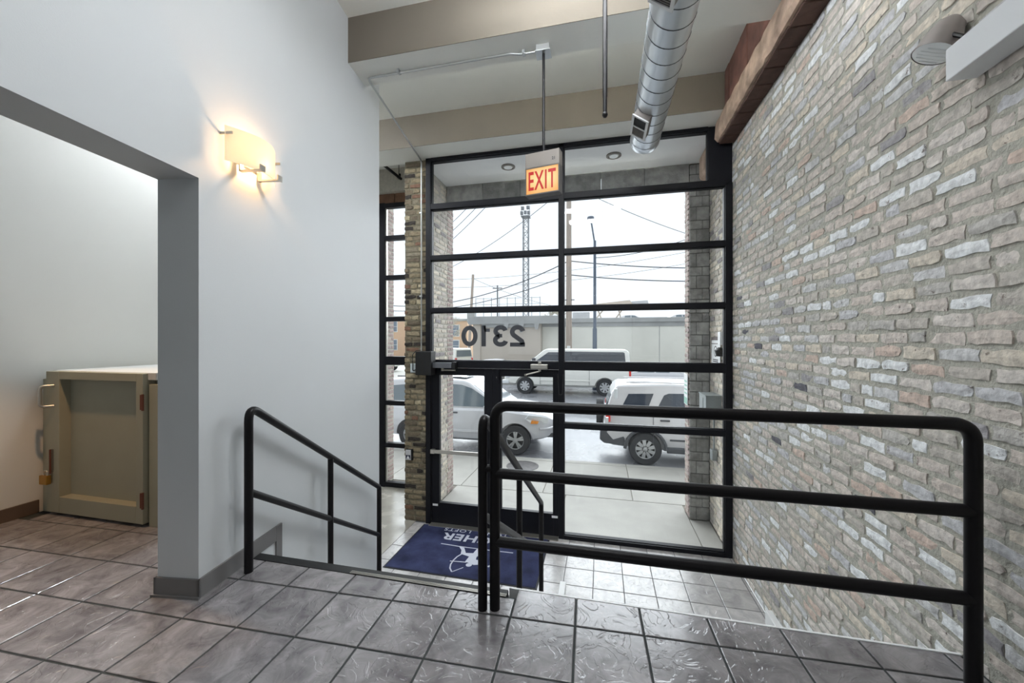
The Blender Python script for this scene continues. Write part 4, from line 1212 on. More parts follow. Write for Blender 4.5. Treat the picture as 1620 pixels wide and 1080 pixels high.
def wheel(parent, x, y, z, r, side, spokes, double, wd=0.22):
    """side: -1 outer face looks to -y"""
    w = bpy.data.objects.new('wheel', MB().lathe([(r * 0.60, -wd * 0.42), (r * 0.66, -wd * 0.5), (r * 0.93, -wd * 0.5), (r, -wd * 0.36), (r, wd * 0.36), (r * 0.93, wd * 0.5), (r * 0.6, wd * 0.5)], (0, 0, 0), (0, side, 0), 36).mesh('wheel', True))
    w.data.materials.append(M_tyre); COL.objects.link(w); w.parent = parent; w.location = (x, y, z)
    o = -side  # lathe axis is 'side'; the outer face is at +wd/2 along it
    MB().lathe([(r * 0.62, wd * 0.1), (0.0, wd * 0.1)], (0, 0, 0), (0, side, 0), 28).build('rim_barrel', M_rimdark, w)
    MB().lathe([(r * 0.56, wd * 0.30), (r * 0.58, wd * 0.46), (r * 0.66, wd * 0.49), (r * 0.67, wd * 0.40)], (0, 0, 0), (0, side, 0), 32).build('rim_lip', M_rim, w, smooth=True)
    MB().lathe([(r * 0.17, wd * 0.2), (r * 0.16, wd * 0.40), (r * 0.06, wd * 0.43), (0, wd * 0.43)], (0, 0, 0), (0, side, 0), 18).build('hub', M_rim, w, smooth=True)
    for k in range(spokes):
        a0 = 2 * math.pi * k / spokes + 0.3
        for da in ((-0.16, 0.16) if double else (0.0,)):
            b = MB(); hw = (0.055 if double else 0.10) * r
            ca, sa = math.cos(a0 + da), math.sin(a0 + da)
            pts = []
            for rr, ww in ((0.12 * r, hw * 0.9), (0.6 * r, hw * 1.15)):
                pts.append((rr, ww))
            P = [(pts[0][0], -pts[0][1]), (pts[1][0], -pts[1][1]), (pts[1][0], pts[1][1]), (pts[0][0], pts[0][1])]
            b.prism([(u * ca - v_ * sa, side * wd * 0.28, u * sa + v_ * ca) for u, v_ in P], (0, side * wd * 0.14, 0))
            b.build('spoke', M_rim, w)
    return w

def vehicle(name, label, loc, rz, paint, stations, wr, axles, track, house, wbelt, wroof, side_glass, spokes=5, double=True, group=None, glass=None):
    glass = glass or M_carglass
    e = thing(name, label, 'car' if 'van' not in name else 'van', loc, rz, group)
    me = loft_body(stations).mesh('body')
    wells = []
    for ax_ in axles:
        for s in (-1, 1):
            wells.append((ax_, s * (track - 0.16), s * (track + 0.4), wr * 1.0))
    me = cut_wheels(me, wells, wr * 1.17)
    for p in me.polygons: p.use_smooth = True
    me.set_sharp_from_angle(angle=math.radians(32))
    me.materials.clear(); me.materials.append(paint)
    body = bpy.data.objects.new('body', me); COL.objects.link(body); body.parent = e
    for ax_ in axles:
        for s in (-1, 1): wheel(e, ax_, s * (track - 0.02), wr, wr, s, spokes, double)
    # wheel well liners
    zb = min(s_[1] for s_ in stations)
    # greenhouse from its side profile, narrowing to the roof
    zlo = min(z for x, z in house); zhi = max(z for x, z in house)
    def wy(z): return wbelt + (wroof - wbelt) * max(0, (z - zlo)) / (zhi - zlo)
    n = len(house); v = [(x, wy(z), z) for x, z in house] + [(x, -wy(z), z) for x, z in house]
    f = [tuple(range(n)), tuple(range(2 * n - 1, n - 1, -1))]
    for i in range(n):
        j = (i + 1) % n
        f.append((i, n + i, n + j, j))
    hb = MB().add(v, f)
    cab = hb.build('cabin', paint, e, smooth=True, bevel=0.05)
    for poly in side_glass:
        for s in (-1, 1):
            P = [(x, s * (wy(z) + 0.002), z) for x, z in poly]
            MB().prism(P, (0, s * 0.008, 0)).build('side_window', glass, cab)
    e['_wy'] = 0
    del e['_wy']
    return e, body, cab, wy

def screen(cab, a, b_, wy, inset, name, out):
    """slanted pane between profile points a (low) and b_ (high)"""
    A, B = Vector((a[0], 0, a[1])), Vector((b_[0], 0, b_[1])); d = (B - A)
    p0, p1 = A + d * inset, A + d * (1 - inset * 0.8)
    P = [(p0.x, -wy(p0.z) + 0.09, p0.z), (p0.x, wy(p0.z) - 0.09, p0.z), (p1.x, wy(p1.z) - 0.08, p1.z), (p1.x, -wy(p1.z) + 0.08, p1.z)]
    nrm = Vector((-d.z, 0, d.x)).normalized()
    if nrm.x * out < 0: nrm = -nrm
    MB().prism([Vector(p) + nrm * 0.002 for p in P], nrm * 0.008).build(name, M_carglass, cab)

# -- silver SUV parked left, nose to the right. local x forward, near side is -y
SX, SYc = -3.395, 9.10 + 0.96
st1 = [(-2.50, 0.52, 0.92, 0.74), (-2.44, 0.40, 1.02, 0.88), (-2.25, 0.30, 1.08, 0.95), (-1.4, 0.27, 1.10, 0.97), (-0.3, 0.26, 1.10, 0.975), (0.75, 0.26, 1.10, 0.97),
       (1.15, 0.28, 1.09, 0.96), (1.65, 0.31, 1.03, 0.945), (2.0, 0.38, 0.98, 0.90), (2.15, 0.42, 0.93, 0.80), (2.25, 0.48, 0.84, 0.66)]
house1 = [(-2.38, 1.04), (-2.20, 1.60), (-2.05, 1.74), (-0.9, 1.79), (0.0, 1.745), (0.16, 1.69), (1.06, 1.07)]
gl1 = [[(0.80, 1.12), (0.80, 1.20), (0.50, 1.40), (0.22, 1.56), (-0.05, 1.64), (-0.36, 1.655), (-0.36, 1.12)],
       [(-0.44, 1.12), (-0.44, 1.66), (-1.22, 1.65), (-1.22, 1.12)], [(-1.32, 1.14), (-1.32, 1.64), (-1.98, 1.58), (-2.12, 1.16)]]
suv, body, cab, wy = vehicle('sport_utility_vehicle', 'silver sport utility vehicle at the curb with its headlight behind the doors', (SX, SYc, ZR), 0, M_silver, st1, 0.355, (1.365, -1.365), 0.86, house1, 0.90, 0.74, gl1)
screen(cab, (1.06, 1.07), (0.16, 1.69), wy, 0.1, 'windscreen', 1)
screen(cab, (-2.38, 1.04), (-2.20, 1.60), wy, 0.15, 'rear_window', -1)
for s in (-1, 1):
    hl = MB(); hl.prism([(x, s * y, z) for x, y, z in ((1.60, 0.935, 0.89), (1.68, 0.92, 0.975), (1.95, 0.88, 0.955), (2.13, 0.80, 0.90), (2.13, 0.80, 0.77), (1.76, 0.925, 0.77))], (0.02, s * 0.035, 0))
    ho = hl.build('headlight', M_clear, suv)
    MB().prism([(x, s * y, z) for x, y, z in ((1.74, 0.95, 0.785), (1.77, 0.945, 0.86), (1.93, 0.915, 0.84), (1.90, 0.92, 0.78))], (0.014, s * 0.032, 0)).build('indicator', M_amber, ho)
    MB().box(0.62, 0.80, min(s * 0.99, s * 1.13), max(s * 0.99, s * 1.13), 1.06, 1.19).build('mirror', M_silver, suv, bevel=0.03)
    MB().box(0.66, 0.74, min(s * 0.93, s * 1.0), max(s * 0.93, s * 1.0), 1.08, 1.12).build('mirror_stalk', M_clad, suv)
    for xx in (-0.20, -1.08): MB().box(xx - 0.11, xx + 0.11, min(s * 0.965, s * 1.0), max(s * 0.965, s * 1.0), 0.955, 0.99).build('door_handle', M_clad, suv, bevel=0.008)
    for xx in (0.80, -0.40, -1.27): MB().box(xx - 0.004, xx + 0.004, min(s * 0.95, s * 0.978), max(s * 0.95, s * 0.978), 0.36, 1.08).build('panel_gap', M_seamline, suv)
    MB().box(-0.95, 0.92, min(s * 0.955, s * 0.982), max(s * 0.955, s * 0.982), 0.50, 0.56).build('side_moulding', M_silver, suv, bevel=0.006)
    MB().box(-1.9, -0.1, min(s * 0.64, s * 0.67), max(s * 0.64, s * 0.67), 1.80, 1.83).build('roof_rail', M_clad, suv, bevel=0.008)
    MB().box(-2.46, -2.38, min(s * 0.72, s * 0.86), max(s * 0.72, s * 0.86), 0.95, 1.22).build('tail_light', M_red, suv, bevel=0.01)
MB().box(-0.75, -0.05, -0.42, 0.42, 1.783, 1.80).build('sunroof', M_carglass, suv, bevel=0.01)
MB().box(2.12, 2.235, -0.55, 0.55, 0.70, 0.86).build('grille', M_clad, suv, bevel=0.02)
MB().box(1.98, 2.27, -0.72, 0.72, 0.42, 0.52).build('bumper_lip', M_clad, suv, bevel=0.03)
MB().tube(bend([(1.96, -0.93, 0.66), (2.16, -0.84, 0.66), (2.285, -0.6, 0.66), (2.30, 0, 0.66), (2.285, 0.6, 0.66), (2.16, 0.84, 0.66), (1.96, 0.93, 0.66)], 0.15), 0.03, 8).build('bumper_strip', M_silver, suv, smooth=True)

# -- pale silver SUV parked right, tail to the left
BX_, BY_ = 0.94 + 1.31, 9.05 + 0.91
st2 = [(-2.22, 0.50, 0.80, 0.78), (-2.18, 0.44, 1.08, 0.86), (-2.0, 0.36, 1.16, 0.905), (-1.3, 0.30, 1.18, 0.915), (0.0, 0.28, 1.17, 0.92), (0.9, 0.28, 1.14, 0.915),
       (1.5, 0.30, 1.06, 0.90), (1.95, 0.38, 0.98, 0.84), (2.15, 0.46, 0.86, 0.66)]
house2 = [(-2.16, 1.14), (-2.02, 1.58), (-1.90, 1.74), (-0.8, 1.79), (0.1, 1.76), (0.28, 1.70), (1.0, 1.14)]
gl2 = [[(-1.84, 1.20), (-1.66, 1.55), (-1.12, 1.57), (-1.26, 1.22)], [(-1.08, 1.20), (-0.90, 1.54), (-0.80, 1.58), (-0.20, 1.59), (-0.20, 1.20)], [(-0.12, 1.20), (-0.12, 1.59), (0.2, 1.57), (0.72, 1.24), (0.72, 1.20)]]
suv2, body2, cab2, wy2 = vehicle('sport_utility_vehicle', 'pale silver sport utility vehicle with dark bumper parked tail first on the right', (BX_, BY_, ZR), 0, M_silver2, st2, 0.35, (1.31, -1.31), 0.83, house2, 0.865, 0.72, gl2, spokes=9, double=False, glass=M_carglass2)
screen(cab2, (1.0, 1.14), (0.28, 1.70), wy2, 0.1, 'windscreen', 1)
screen(cab2, (-2.16, 1.14), (-2.02, 1.58), wy2, 0.15, 'rear_window', -1)
for s in (-1, 1):
    lo_y, hi_y = sorted((s * 0.80, s * 0.925))
    tl = MB(); tl.box(-2.16, -2.06, lo_y, hi_y, 0.92, 1.20); tlo = tl.build('tail_light', M_red, suv2, bevel=0.015)
    MB().box(-2.165, -2.10, *sorted((s * 0.81, s * 0.93)), 0.90, 1.03).build('reversing_lens', M_clear, tlo, bevel=0.01)
    # dark lower cladding: arches and sill
    for ax_ in (1.31, -1.31):
        arcp = []
        for k in range(13):
            a = math.pi * k / 12
            arcp.append((ax_ + math.cos(a) * 0.435, s * 0.918, 0.35 + math.sin(a) * 0.435))
        MB().tube(arcp, 0.035, 8).build('arch_flare', M_clad, suv2, smooth=True)
    MB().box(-0.86, 0.86, *sorted((s * 0.86, s * 0.93)), 0.29, 0.42).build('sill_cladding', M_clad, suv2, bevel=0.02)
    MB().box(-0.80, -0.30, *sorted((s * 0.90, s * 0.926)), 0.56, 0.60).build('side_moulding', M_clad, suv2, bevel=0.008)
    MB().box(0.0, 0.8, *sorted((s * 0.90, s * 0.926)), 0.56, 0.60).build('side_moulding', M_clad, suv2, bevel=0.008)
    for xx in (-0.90, 0.08): MB().box(xx - 0.1, xx + 0.1, *sorted((s * 0.905, s * 0.945)), 0.985, 1.02).build('door_handle', M_clad, suv2, bevel=0.008)
    for xx in (-1.14, -0.16, 0.86): MB().box(xx - 0.004, xx + 0.004, *sorted((s * 0.9, s * 0.922)), 0.45, 1.15).build('panel_gap', M_seamline, suv2)
    MB().box(-1.98, -1.90, *sorted((s * 0.70, s * 0.80)), 1.30, 1.66).build('pillar_lamp', M_clear, cab2, bevel=0.015)
    MB().box(-1.7, 0.0, *sorted((s * 0.62, s * 0.65)), 1.79, 1.815).build('roof_rail', M_silver2, suv2, bevel=0.008)
MB().prism([(-1.74, -0.90, 0.40), (-1.74, -0.90, 0.62), (-2.05, -0.90, 0.76), (-2.27, -0.86, 0.76), (-2.30, -0.84, 0.50), (-2.2, -0.86, 0.42)], (0, 1.8, 0)).build('rear_bumper', M_clad, suv2, bevel=0.03)
MB().lathe([(0.0, -0.1), (0.30, -0.1), (0.33, -0.06), (0.33, 0.08), (0.0, 0.08)], (-2.30, 0.1, 0.98), (-1, 0, 0), 28).build('spare_wheel', M_tyre, suv2, smooth=True)
MB().box(-1.6, -0.9, -0.35, 0.35, 1.786, 1.80).build('roof_vent', M_silver2, suv2, bevel=0.008)

# -- white passenger van across the street, nose to the left (rz=180: local +x points to -X)
VXc, VYc = (-3.86 + 0.155) / 2, 19.6 + 0.98
st3 = [(-3.27, 0.55, 1.10, 0.86), (-3.22, 0.48, 1.50, 0.96), (-3.05, 0.42, 1.58, 1.0), (-1.0, 0.38, 1.60, 1.01), (1.0, 0.38, 1.58, 1.01), (1.75, 0.38, 1.50, 1.0),
       (2.3, 0.42, 1.38, 0.97), (2.85, 0.48, 1.24, 0.92), (3.05, 0.52, 1.10, 0.85), (3.12, 0.55, 0.98, 0.76)]
house3 = [(-3.22, 1.52), (-3.16, 2.16), (-3.02, 2.28), (0.9, 2.30), (1.05, 2.24), (1.95, 1.50)]
gl3 = [[(-2.98, 1.70), (-2.94, 2.12), (-2.88, 2.16), (-0.02, 2.18), (-0.02, 1.70)], [(0.16, 1.66), (0.16, 2.14), (0.80, 2.14), (1.52, 1.62), (1.4, 1.60)]]
van, vb, vc, vwy = vehicle('passenger_van', 'white passenger van with long dark windows across the street', (VXc, VYc, ZR), math.pi, M_vanw, st3, 0.42, (2.0, -2.0), 0.90, house3, 0.97, 0.84, gl3, spokes=8, double=False, glass=M_carglass2)
screen(vc, (1.95, 1.50), (1.05, 2.24), vwy, 0.1, 'windscreen', 1)
screen(vc, (-3.22, 1.52), (-3.16, 2.16), vwy, 0.12, 'rear_window', -1)
for s in (-1, 1):
    MB().box(-3.24, -3.14, *sorted((s * 0.86, s * 0.995)), 0.95, 1.42).build('tail_light', M_red, van, bevel=0.015)
    MB().box(2.80, 3.02, *sorted((s * 0.72, s * 0.95)), 0.82, 1.12).build('headlight', M_clear, van, bevel=0.02)
    MB().box(1.42, 1.60, *sorted((s * 1.02, s * 1.18)), 1.55, 1.85).build('mirror', M_clad, van, bevel=0.03)
    MB().box(-1.3, 1.2, *sorted((s * 1.0, s * 1.022)), 0.70, 0.76).build('side_moulding', M_vanw, van, bevel=0.006)
    for xx in (0.06, 1.2, -1.25): MB().box(xx - 0.006, xx + 0.006, *sorted((s * 0.99, s * 1.016)), 0.5, 1.55).build('panel_gap', M_seamline, van)
MB().box(2.85, 3.22, -0.92, 0.92, 0.50, 0.70).build('front_bumper', M_clear, van, bevel=0.04)
MB().box(-3.36, -3.1, -0.95, 0.95, 0.48, 0.64).build('rear_bumper', M_clear, van, bevel=0.04)
MB().box(3.0, 3.10, -0.6, 0.6, 0.78, 1.02).build('grille', M_clad, van, bevel=0.02)

# -- grey sedan behind the van, white work van far left, far parked cars
stc = [(-2.25, 0.45, 0.80, 0.70), (-2.1, 0.34, 0.94, 0.82), (-1.2, 0.26, 0.98, 0.87), (0.8, 0.25, 0.96, 0.87), (1.6, 0.28, 0.86, 0.84), (2.1, 0.36, 0.74, 0.72), (2.2, 0.42, 0.66, 0.58)]
hc_ = [(-1.75, 0.93), (-1.0, 1.36), (-0.2, 1.42), (0.2, 1.38), (1.1, 0.92)]
gc_ = [[(-0.95, 1.0), (-0.85, 1.32), (-0.25, 1.34), (-0.25, 1.0)], [(-0.18, 1.0), (-0.18, 1.34), (0.18, 1.30), (0.72, 1.0)]]
def sedan(loc, rz, paint, label):
    e, b, c, w = vehicle('sedan', label, loc, rz, paint, stc, 0.31, (1.38, -1.32), 0.76, hc_, 0.80, 0.60, gc_, spokes=6, double=False)
    screen(c, (1.1, 0.92), (0.2, 1.38), w, 0.1, 'windscreen', 1); screen(c, (-1.75, 0.93), (-1.0, 1.36), w, 0.1, 'rear_window', -1)
    for s in (-1, 1):
        MB().box(-2.2, -2.08, *sorted((s * 0.55, s * 0.78)), 0.70, 0.84).build('tail_light', M_red, e, bevel=0.01)
        MB().box(1.95, 2.12, *sorted((s * 0.5, s * 0.74)), 0.58, 0.68).build('headlight', M_clear, e, bevel=0.01)
    return e
sedan((2.6, 23.0, ZR), math.pi, M_silver, 'grey sedan just behind the passenger van across the street')
sedan((-6.6, 25.0, ZR + 0.1), 0.15, M_silver2, 'pale sedan roof below the reversed house numerals')
stw = [(-2.6, 0.5, 1.15, 0.84), (-2.55, 0.45, 1.35, 0.93), (0.6, 0.4, 1.38, 0.95), (1.5, 0.4, 1.22, 0.93), (2.1, 0.45, 1.05, 0.88), (2.35, 0.52, 0.9, 0.75)]
hw_ = [(-2.58, 1.3), (-2.52, 2.0), (-2.4, 2.08), (0.5, 2.08), (0.7, 2.0), (1.4, 1.25)]
gw_ = [[(0.0, 1.42), (0.0, 1.95), (0.52, 1.95), (1.0, 1.42)]]
def workvan(loc, rz, label):
    e, b, c, w = vehicle('work_van', label, loc, rz, M_vanw, stw, 0.36, (1.55, -1.55), 0.84, hw_, 0.92, 0.80, gw_, spokes=6, double=False)
    screen(c, (1.4, 1.25), (0.7, 2.0), w, 0.1, 'windscreen', 1); screen(c, (-2.58, 1.3), (-2.52, 2.0), w, 0.15, 'rear_window', -1)
    for s in (-1, 1): MB().box(-2.62, -2.5, *sorted((s * 0.78, s * 0.93)), 0.95, 1.3).build('tail_light', M_red, e, bevel=0.01)
workvan((-13.1, 31.0, ZR), math.pi - 0.5, 'white work van standing far off left of the numerals')
workvan((-19.5, 30.5, ZR), 0.35, 'white work van seen through the narrow side window')

# ------------------------------------------------------------------ far walls and buildings
M_tanw = pmat('tan_concrete', lin(192, 184, 174), 0.9, var=0.08, vscale=0.5, bump=0.3, bscale=8)
M_greyc = pmat('weathered_grey_concrete', lin(164, 166, 166), 0.9, var=0.14, vscale=0.9, bump=0.4, bscale=8)
M_whitec = pmat('whitewashed_concrete', lin(222, 222, 214), 0.9, var=0.05, vscale=0.6, bump=0.2, bscale=8)
rw = thing('retaining_wall', 'long whitewashed retaining wall with grey coping across the street', 'wall', (0, 28, ZR))
MB().box(-4.2, 30, 0.0, 0.6, 0, 3.7).build('white_face', M_whitec, rw)
MB().box(-4.2, 30, -0.06, 0.6, 3.7, 3.98).build('grey_band', M_greyc, rw)
MB().box(-4.2, 30, -0.18, 0.7, 3.98, 4.30).build('coping', M_greyc, rw, bevel=0.03)
for k in range(5): MB().box(-0.4 + k * 4.2, -0.36 + k * 4.2, -0.008, 0.01, 0.0, 3.7).build('expansion_joint', M_greyc, rw)
MB().box(-3.0, 14, -0.2, 0.0, 0.0, 0.45).build('plinth', M_greyc, rw, bevel=0.03)
ab = thing('bridge_abutment', 'tan concrete railway abutment with a heavy cap behind the numerals', 'abutment', (0, 27.2, ZR))
MB().box(-8.66, -4.22, 0, 3, 0, 3.9).build('face', M_tanw, ab)
MB().box(-9.5, -4.22, -0.3, 3, 3.9, 4.45).box(-4.22, -2.7, -0.3, 0.55, 3.9, 4.45).build('cap', M_greyc, ab)
MB().box(-9.2, -8.62, -0.1, 2.6, 0, 3.95).build('column', M_tanw, ab, bevel=0.03)
MB().box(-8.5, -4.4, -0.15, 0.1, 3.65, 3.92).build('ledge', M_greyc, ab, bevel=0.03)
for k in range(3): MB().prism([(-6.9 + k * 1.1, -0.31, 4.2), (-6.4 + k * 1.1, -0.31, 4.2), (-6.55 + k * 1.1, -0.31, 3.5 - 0.2 * (k % 2)), (-6.75 + k * 1.1, -0.31, 3.5 - 0.2 * (k % 2))], (0, 0.05, 0)).build('stain_spall', M_greyc, ab)
struct('embankment', MB().box(-9.0, 40, 28.6, 75, ZR, 2.75), M_ground, 'flat railway embankment above the retaining wall', 'embankment')
fn = thing('yard_fence', 'thin wire fence along the top of the abutment', 'fence', (0, 28.4, 3.05))
M_fence = pmat('galvanised_fence', lin(170, 176, 182), 0.5, metal=0.4)
for k in range(9): MB().cyl((-9.4 + k * 0.62, 0, 0), (-9.4 + k * 0.62, 0, 1.5), 0.03, n=6).build('post', M_fence, fn)
for zz_ in (0.5, 1.0, 1.45): MB().cyl((-9.4, 0, zz_), (-4.4, 0, zz_), 0.02, n=6).build('rail', M_fence, fn)
# conveyor like machine on the embankment
cv = thing('loading_conveyor', 'faded tan loading conveyor on the embankment right of the wooden pole', 'machine', (0, 40, 2.75))
M_fad = pmat('faded_tan_metal', lin(198, 186, 174), 0.8, var=0.1, vscale=1)
M_fadg = pmat('faded_grey_metal', lin(188, 190, 194), 0.8, var=0.1, vscale=1)
MB().prism([(-2.9, 0, 2.0), (2.7, 0, 2.55), (3.0, 0, 2.1), (2.6, 0, 1.8), (-2.9, 0, 1.65)], (0, 1.2, 0)).build('boom', M_fad, cv, bevel=0.03)
MB().prism([(2.7, 0.2, 2.4), (4.4, 0.2, 2.5), (4.5, 0.2, 2.1), (3.0, 0.2, 1.95)], (0, 0.8, 0)).build('boom_tip', M_fadg, cv, bevel=0.03)
MB().box(-2.9, -1.2, -0.2, 1.4, 0.0, 1.4).build('hopper', M_fadg, cv, bevel=0.05)
for a, b_ in (((-1.0, 0.2), (0.2, 1.7)), ((0.2, 0.1), (-0.4, 1.7)), ((0.9, 0.1), (2.2, 1.9)), ((2.0, 0.1), (1.6, 1.9))):
    MB().cyl((a[0], 0.5, a[1]), (b_[0], 0.5, b_[1]), 0.07, n=8).build('strut', M_fad, cv)
MB().box(0.6, 2.6, 0.0, 1.4, 0.0, 0.8).build('engine_housing', M_fadg, cv, bevel=0.08)
for k, (a, lb) in enumerate(((3.4, 'pale parked car far right on the embankment'), (8.6, 'second pale parked car on the embankment beside the jamb'))):
    sedan((a, 46, 2.75), 0.2 * k, M_silver, lb)

M_ob = pmat('orange_brick_building', lin(212, 180, 152), 0.9, var=0.06, vscale=0.4)
M_bw = pmat('building_window_glass', lin(120, 132, 146), 0.2)
M_bwf = pmat('pale_window_frame', lin(226, 226, 224), 0.6)
def building(x0, x1, Y, H, label, wins):
    e = thing('brick_building', label, 'building', ((x0 + x1) / 2, Y, ZR))
    hw_ = (x1 - x0) / 2
    MB().box(-hw_, hw_, 0, 9, 0, H).build('walls', M_ob, e)
    MB().box(-hw_ - 0.2, hw_ + 0.2, -0.2, 9.2, H, H + 0.35).build('cornice', M_greyc, e, bevel=0.05)
    for (wx, wz) in wins:
        w = MB().box(wx - 0.65, wx + 0.65, -0.06, 0.05, wz - 0.95, wz + 0.95).build('window', M_bwf, e)
        MB().box(wx - 0.52, wx + 0.52, -0.09, -0.06, wz - 0.82, wz - 0.04).build('pane', M_bw, w)
        MB().box(wx - 0.52, wx + 0.52, -0.09, -0.06, wz + 0.04, wz + 0.82).build('pane', M_bw, w)
building(-44, -28.5, 60, 6.4, 'orange brick house seen through the narrow side window', [(a, b_) for a in (-5.5, -1.6, 1.8, 5.2) for b_ in (1.9, 5.0)])
building(-26.5, -20.6, 58, 5.7, 'orange brick house left of the numerals', [(a, b_) for a in (-1.8, 1.0) for b_ in (1.8, 4.2)])

# poles, lamp, lattice mast
M_wood = pmat('weathered_pole_wood', lin(168, 156, 146), 0.9, var=0.15, vscale=3, stretch=(6, 6, 0.6), bump=0.3, bscale=14)
up = thing('utility_pole', 'tall wooden utility pole beside the centre mullion', 'utility pole', (-1.962, 24, ZR + 0.1))
MB().cyl((0, 0, 0), (0, 0, 13.5), 0.20, 0.14, n=14).build('shaft', M_wood, up, smooth=True)
MB().box(-0.9, 0.9, -0.08, 0.08, 12.4, 12.55).build('crossarm', M_wood, up)
MB().box(-0.1, 0.1, -0.24, -0.18, 1.6, 2.3).build('notice_plate', M_bwf, up)
for zz_ in (4.5, 5.1): MB().cyl((-0.3, -0.1, zz_), (0.35, -0.1, zz_), 0.03, n=8).build('bracket', M_clad, up)
lp = thing('street_lamp', 'dark street lamp with a round head right of the centre mullion', 'street lamp', (-0.375, 22, ZR))
M_lpole = pmat('blue_grey_pole', lin(92, 102, 116), 0.5, metal=0.3)
MB().cyl((0, 0, 0), (0, 0, 8.25), 0.10, 0.075, n=12).build('pole', M_lpole, lp, smooth=True)
MB().cyl((0, 0, 0), (0, 0, 3.4), 0.13, 0.12, n=12).build('base_sleeve', M_lpole, lp, smooth=True)
MB().tube(bend([(0.02, -0.05, 7.6), (-0.02, -0.05, 8.2), (-0.2, -0.1, 9.35)], 0.3), 0.045, 8).build('arm', M_lpole, lp, smooth=True)
MB().lathe([(0.0, 0.16), (0.18, 0.13), (0.21, 0.02), (0.20, 0.0)], (-0.22, -0.1, 9.42), (0, 0, 1), 20).build('lamp_hood', M_lpole, lp, smooth=True)
MB().lathe([(0.20, 0.0), (0.15, -0.14), (0.06, -0.22), (0, -0.22)], (-0.22, -0.1, 9.42), (0, 0, 1), 20).build('lamp_globe', M_greyc, lp, smooth=True)
tw = thing('lattice_mast', 'tall lattice floodlight mast left of the exit sign stem', 'mast', (-8.707, 45, 2.75))
M_latt = pmat('grey_mast_steel', lin(120, 124, 130), 0.6, metal=0.3)
HT = 13.0; a = 0.30
for sx_, sy_ in ((-1, -1), (1, -1), (1, 1), (-1, 1)):
    MB().cyl((sx_ * a, sy_ * a, 0), (sx_ * a, sy_ * a, HT), 0.05, n=6).build('leg', M_latt, tw)
k = 0; z = 0.0
while z < HT - 0.6:
    d = 1 if k % 2 else -1
    MB().cyl((-a * d, -a, z), (a * d, -a, z + 0.62), 0.03, n=5).build('brace', M_latt, tw)
    MB().cyl((-a, -a, z), (a, -a, z), 0.025, n=5).build('brace', M_latt, tw)
    MB().cyl((a * d, a, z), (-a * d, a, z + 0.62), 0.03, n=5).build('brace', M_latt, tw)
    z += 0.62; k += 1
MB().box(-0.5, 0.5, -0.5, 0.5, HT, HT + 0.12).build('platform', M_latt, tw)
for sx_, zz_ in ((-0.42, 0.45), (0.40, 0.45), (-0.30, 1.0), (0.30, 1.05), (0.0, 0.5)):
    MB().box(sx_ - 0.16, sx_ + 0.16, -0.5, -0.2, HT + zz_ - 0.2, HT + zz_ + 0.18).build('floodlight', M_latt, tw, bevel=0.03)
for sx_ in (-0.5, 0.5): MB().cyl((sx_, -0.3, HT), (sx_, -0.3, HT + 1.3), 0.03, n=6).build('lamp_stanchion', M_latt, tw)
ln = thing('leaning_pole', 'short leaning wooden pole far behind the left panes', 'utility pole', (-14.1, 40, ZR))
MB().cyl((0, 0, 0), (0.55, 0, 9.8), 0.18, 0.14, n=10).build('shaft', M_wood, ln, smooth=True)
MB().box(-0.05, 0.8, -0.3, 0.3, 4.6, 6.0).build('transformer_box', M_greyc, ln, bevel=0.05)
tp = thing('cross_pole', 'distant pole with a crossarm between the leaning pole and lattice mast', 'utility pole', (-13.53, 50, ZR))
MB().cyl((0, 0, 0), (0, 0, 10.0), 0.12, 0.10, n=8).build('shaft', M_latt, tp, smooth=True)
MB().box(-0.65, 0.65, -0.06, 0.06, 9.55, 9.68).build('crossarm', M_latt, tp)

# overhead wires
M_wire = pmat('wire_black', lin(70, 74, 80), 0.7)
M_wirel = pmat('wire_grey', lin(96, 100, 106), 0.7)
def wire(p, q, sag, r_, m, label):
    P, Q = Vector(p), Vector(q); pts = []
    for k in range(15):
        t = k / 14
        w = P.lerp(Q, t); w.z -= sag * 4 * t * (1 - t); pts.append(w)
    tag(MB().tube(pts, r_, 5).build('overhead_wire', m, smooth=True), label, 'wire', 'overhead wires')
wire((-1.96, 24, 6.2), (9.5, 24, 5.4), 0.25, 0.03, M_wire, 'upper thick black wire right of the wooden pole')
wire((-1.96, 24, 5.35), (9.5, 24, 4.7), 0.25, 0.03, M_wire, 'lower thick black wire right of the wooden pole')
wire((-1.96, 24, 6.2), (-16, 27, 4.0), 0.9, 0.03, M_wire, 'upper thick black wire sagging left from the wooden pole')
wire((-1.96, 24, 5.35), (-16, 27, 3.6), 0.7, 0.025, M_wire, 'lower thick black wire sagging left from the wooden pole')
for k in range(3):
    wire((-11.5, 24, 7.7 - 0.55 * k), (-0.4 + 0.4 * k, 12.5, 10.3), 0.6, 0.015, M_wirel, ('top', 'middle', 'bottom')[k] + ' wire of the three slanting across the upper left pane')
wire((-1.96, 24, 10.9), (8, 30, 8.2), 0.3, 0.02, M_wirel, 'thin wire falling right from high on the wooden pole')
wire((-1.96, 24, 10.9), (-14, 30, 6.6), 0.6, 0.02, M_wirel, 'thin wire falling left from high on the wooden pole')
wire((-0.375, 22, 5.9), (9, 26, 9.5), 0.7, 0.02, M_wirel, 'thin wire rising right from the street lamp pole')
wire((-20, 42, 8.3), (12, 46, 11.5), 0.8, 0.02, M_wirel, 'long faint wire crossing behind the lattice mast')
wire((-20, 42, 7.4), (12, 46, 10.2), 0.8, 0.02, M_wirel, 'lower long faint wire crossing behind the lattice mast')
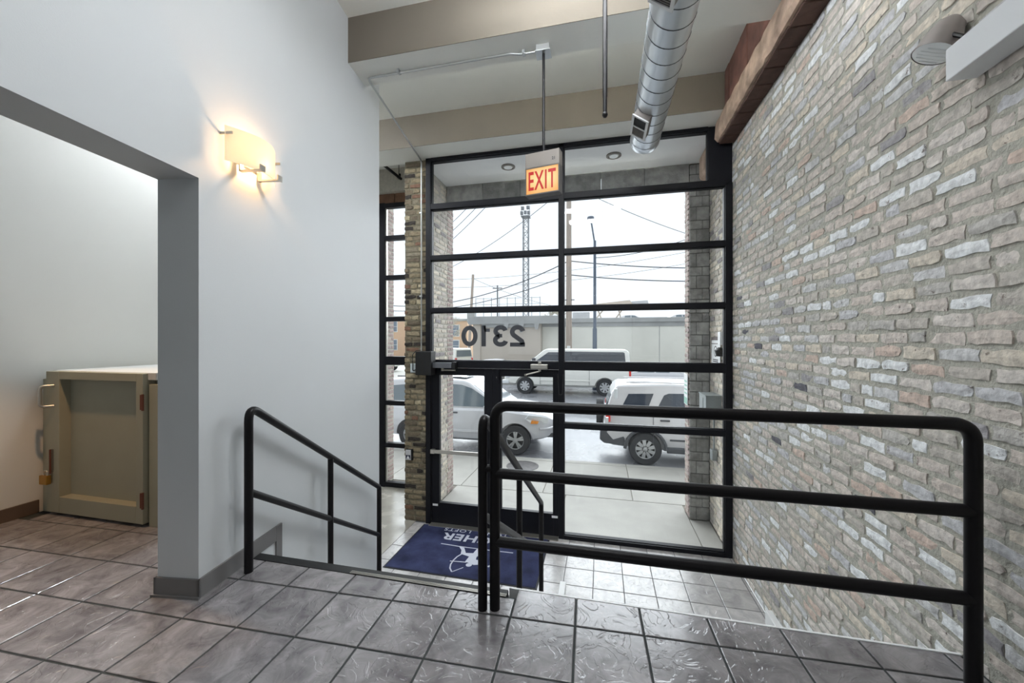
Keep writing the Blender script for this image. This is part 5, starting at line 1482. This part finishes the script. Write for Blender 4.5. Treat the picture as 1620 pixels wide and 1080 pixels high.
wire((-13.6, 40, 8.0), (-3, 48, 5.0), 0.5, 0.02, M_wirel, 'faint wire falling right from the leaning pole')

# bare pale trees far off
M_bark = pmat('pale_bark', lin(176, 172, 160), 0.9)
def tree(x, y, z, H, seed, label):
    r_ = random.Random(seed); e = thing('bare_tree', label, 'tree', (x, y, z))
    MB().tube([(0, 0, 0), (0.05, 0, H * 0.3), (0, 0.1, H * 0.55)], [0.14, 0.10, 0.07], 6).build('trunk', M_bark, e, smooth=True)
    cr = MB()
    def br(p, d, L, rad, lv):
        q = p + d * L; cr.tube([p, q], [rad, rad * 0.6], 4)
        if lv:
            for k in range(4):
                nd = (d + Vector((r_.uniform(-1, 1), r_.uniform(-1, 1), r_.uniform(-0.3, 0.7))) * 0.8).normalized()
                br(p + d * L * r_.uniform(0.45, 1.0), nd, L * r_.uniform(0.55, 0.8), rad * 0.6, lv - 1)
    for k in range(4):
        br(Vector((0, 0, H * (0.3 + 0.06 * k))), Vector((r_.uniform(-1, 1), r_.uniform(-1, 1), 0.9)).normalized(), H * 0.24, 0.06, 3)
    o = cr.build('branches', M_bark, e)
tree(-35.5, 57, ZR, 8.5, 1, 'bare tree in front of the orange house behind the narrow window')
tree(-22.0, 52, ZR, 7.2, 2, 'bare tree beside the orange house left of the numerals')
tree(-5.0, 52, 2.75, 3.6, 3, 'low bare tree on the embankment left of the wooden pole')
tree(-6.6, 50, 2.75, 3.0, 4, 'low bare tree on the embankment right of the lattice mast')

# unseen back windows added to let in daylight: plain panes and frames
for k, (a, b_) in enumerate(((-4.0, -1.55), (-1.25, 1.2))):
    w = thing('window_%d' % (k + 3), ('left', 'right')[k] + ' added daylight window in the unseen rear wall', 'window', (0, -5.55, 0), kind='structure')
    MB().box(a, b_, -0.004, 0.004, 0.7, 3.6).build('pane', M_glass, w)
    f = MB().box(a, b_, -0.03, 0.03, 0.7, 0.76).box(a, b_, -0.03, 0.03, 3.54, 3.6).box(a, a + 0.06, -0.03, 0.03, 0.76, 3.54).box(b_ - 0.06, b_, -0.03, 0.03, 0.76, 3.54)
    f.build('frame', M_frame, w)
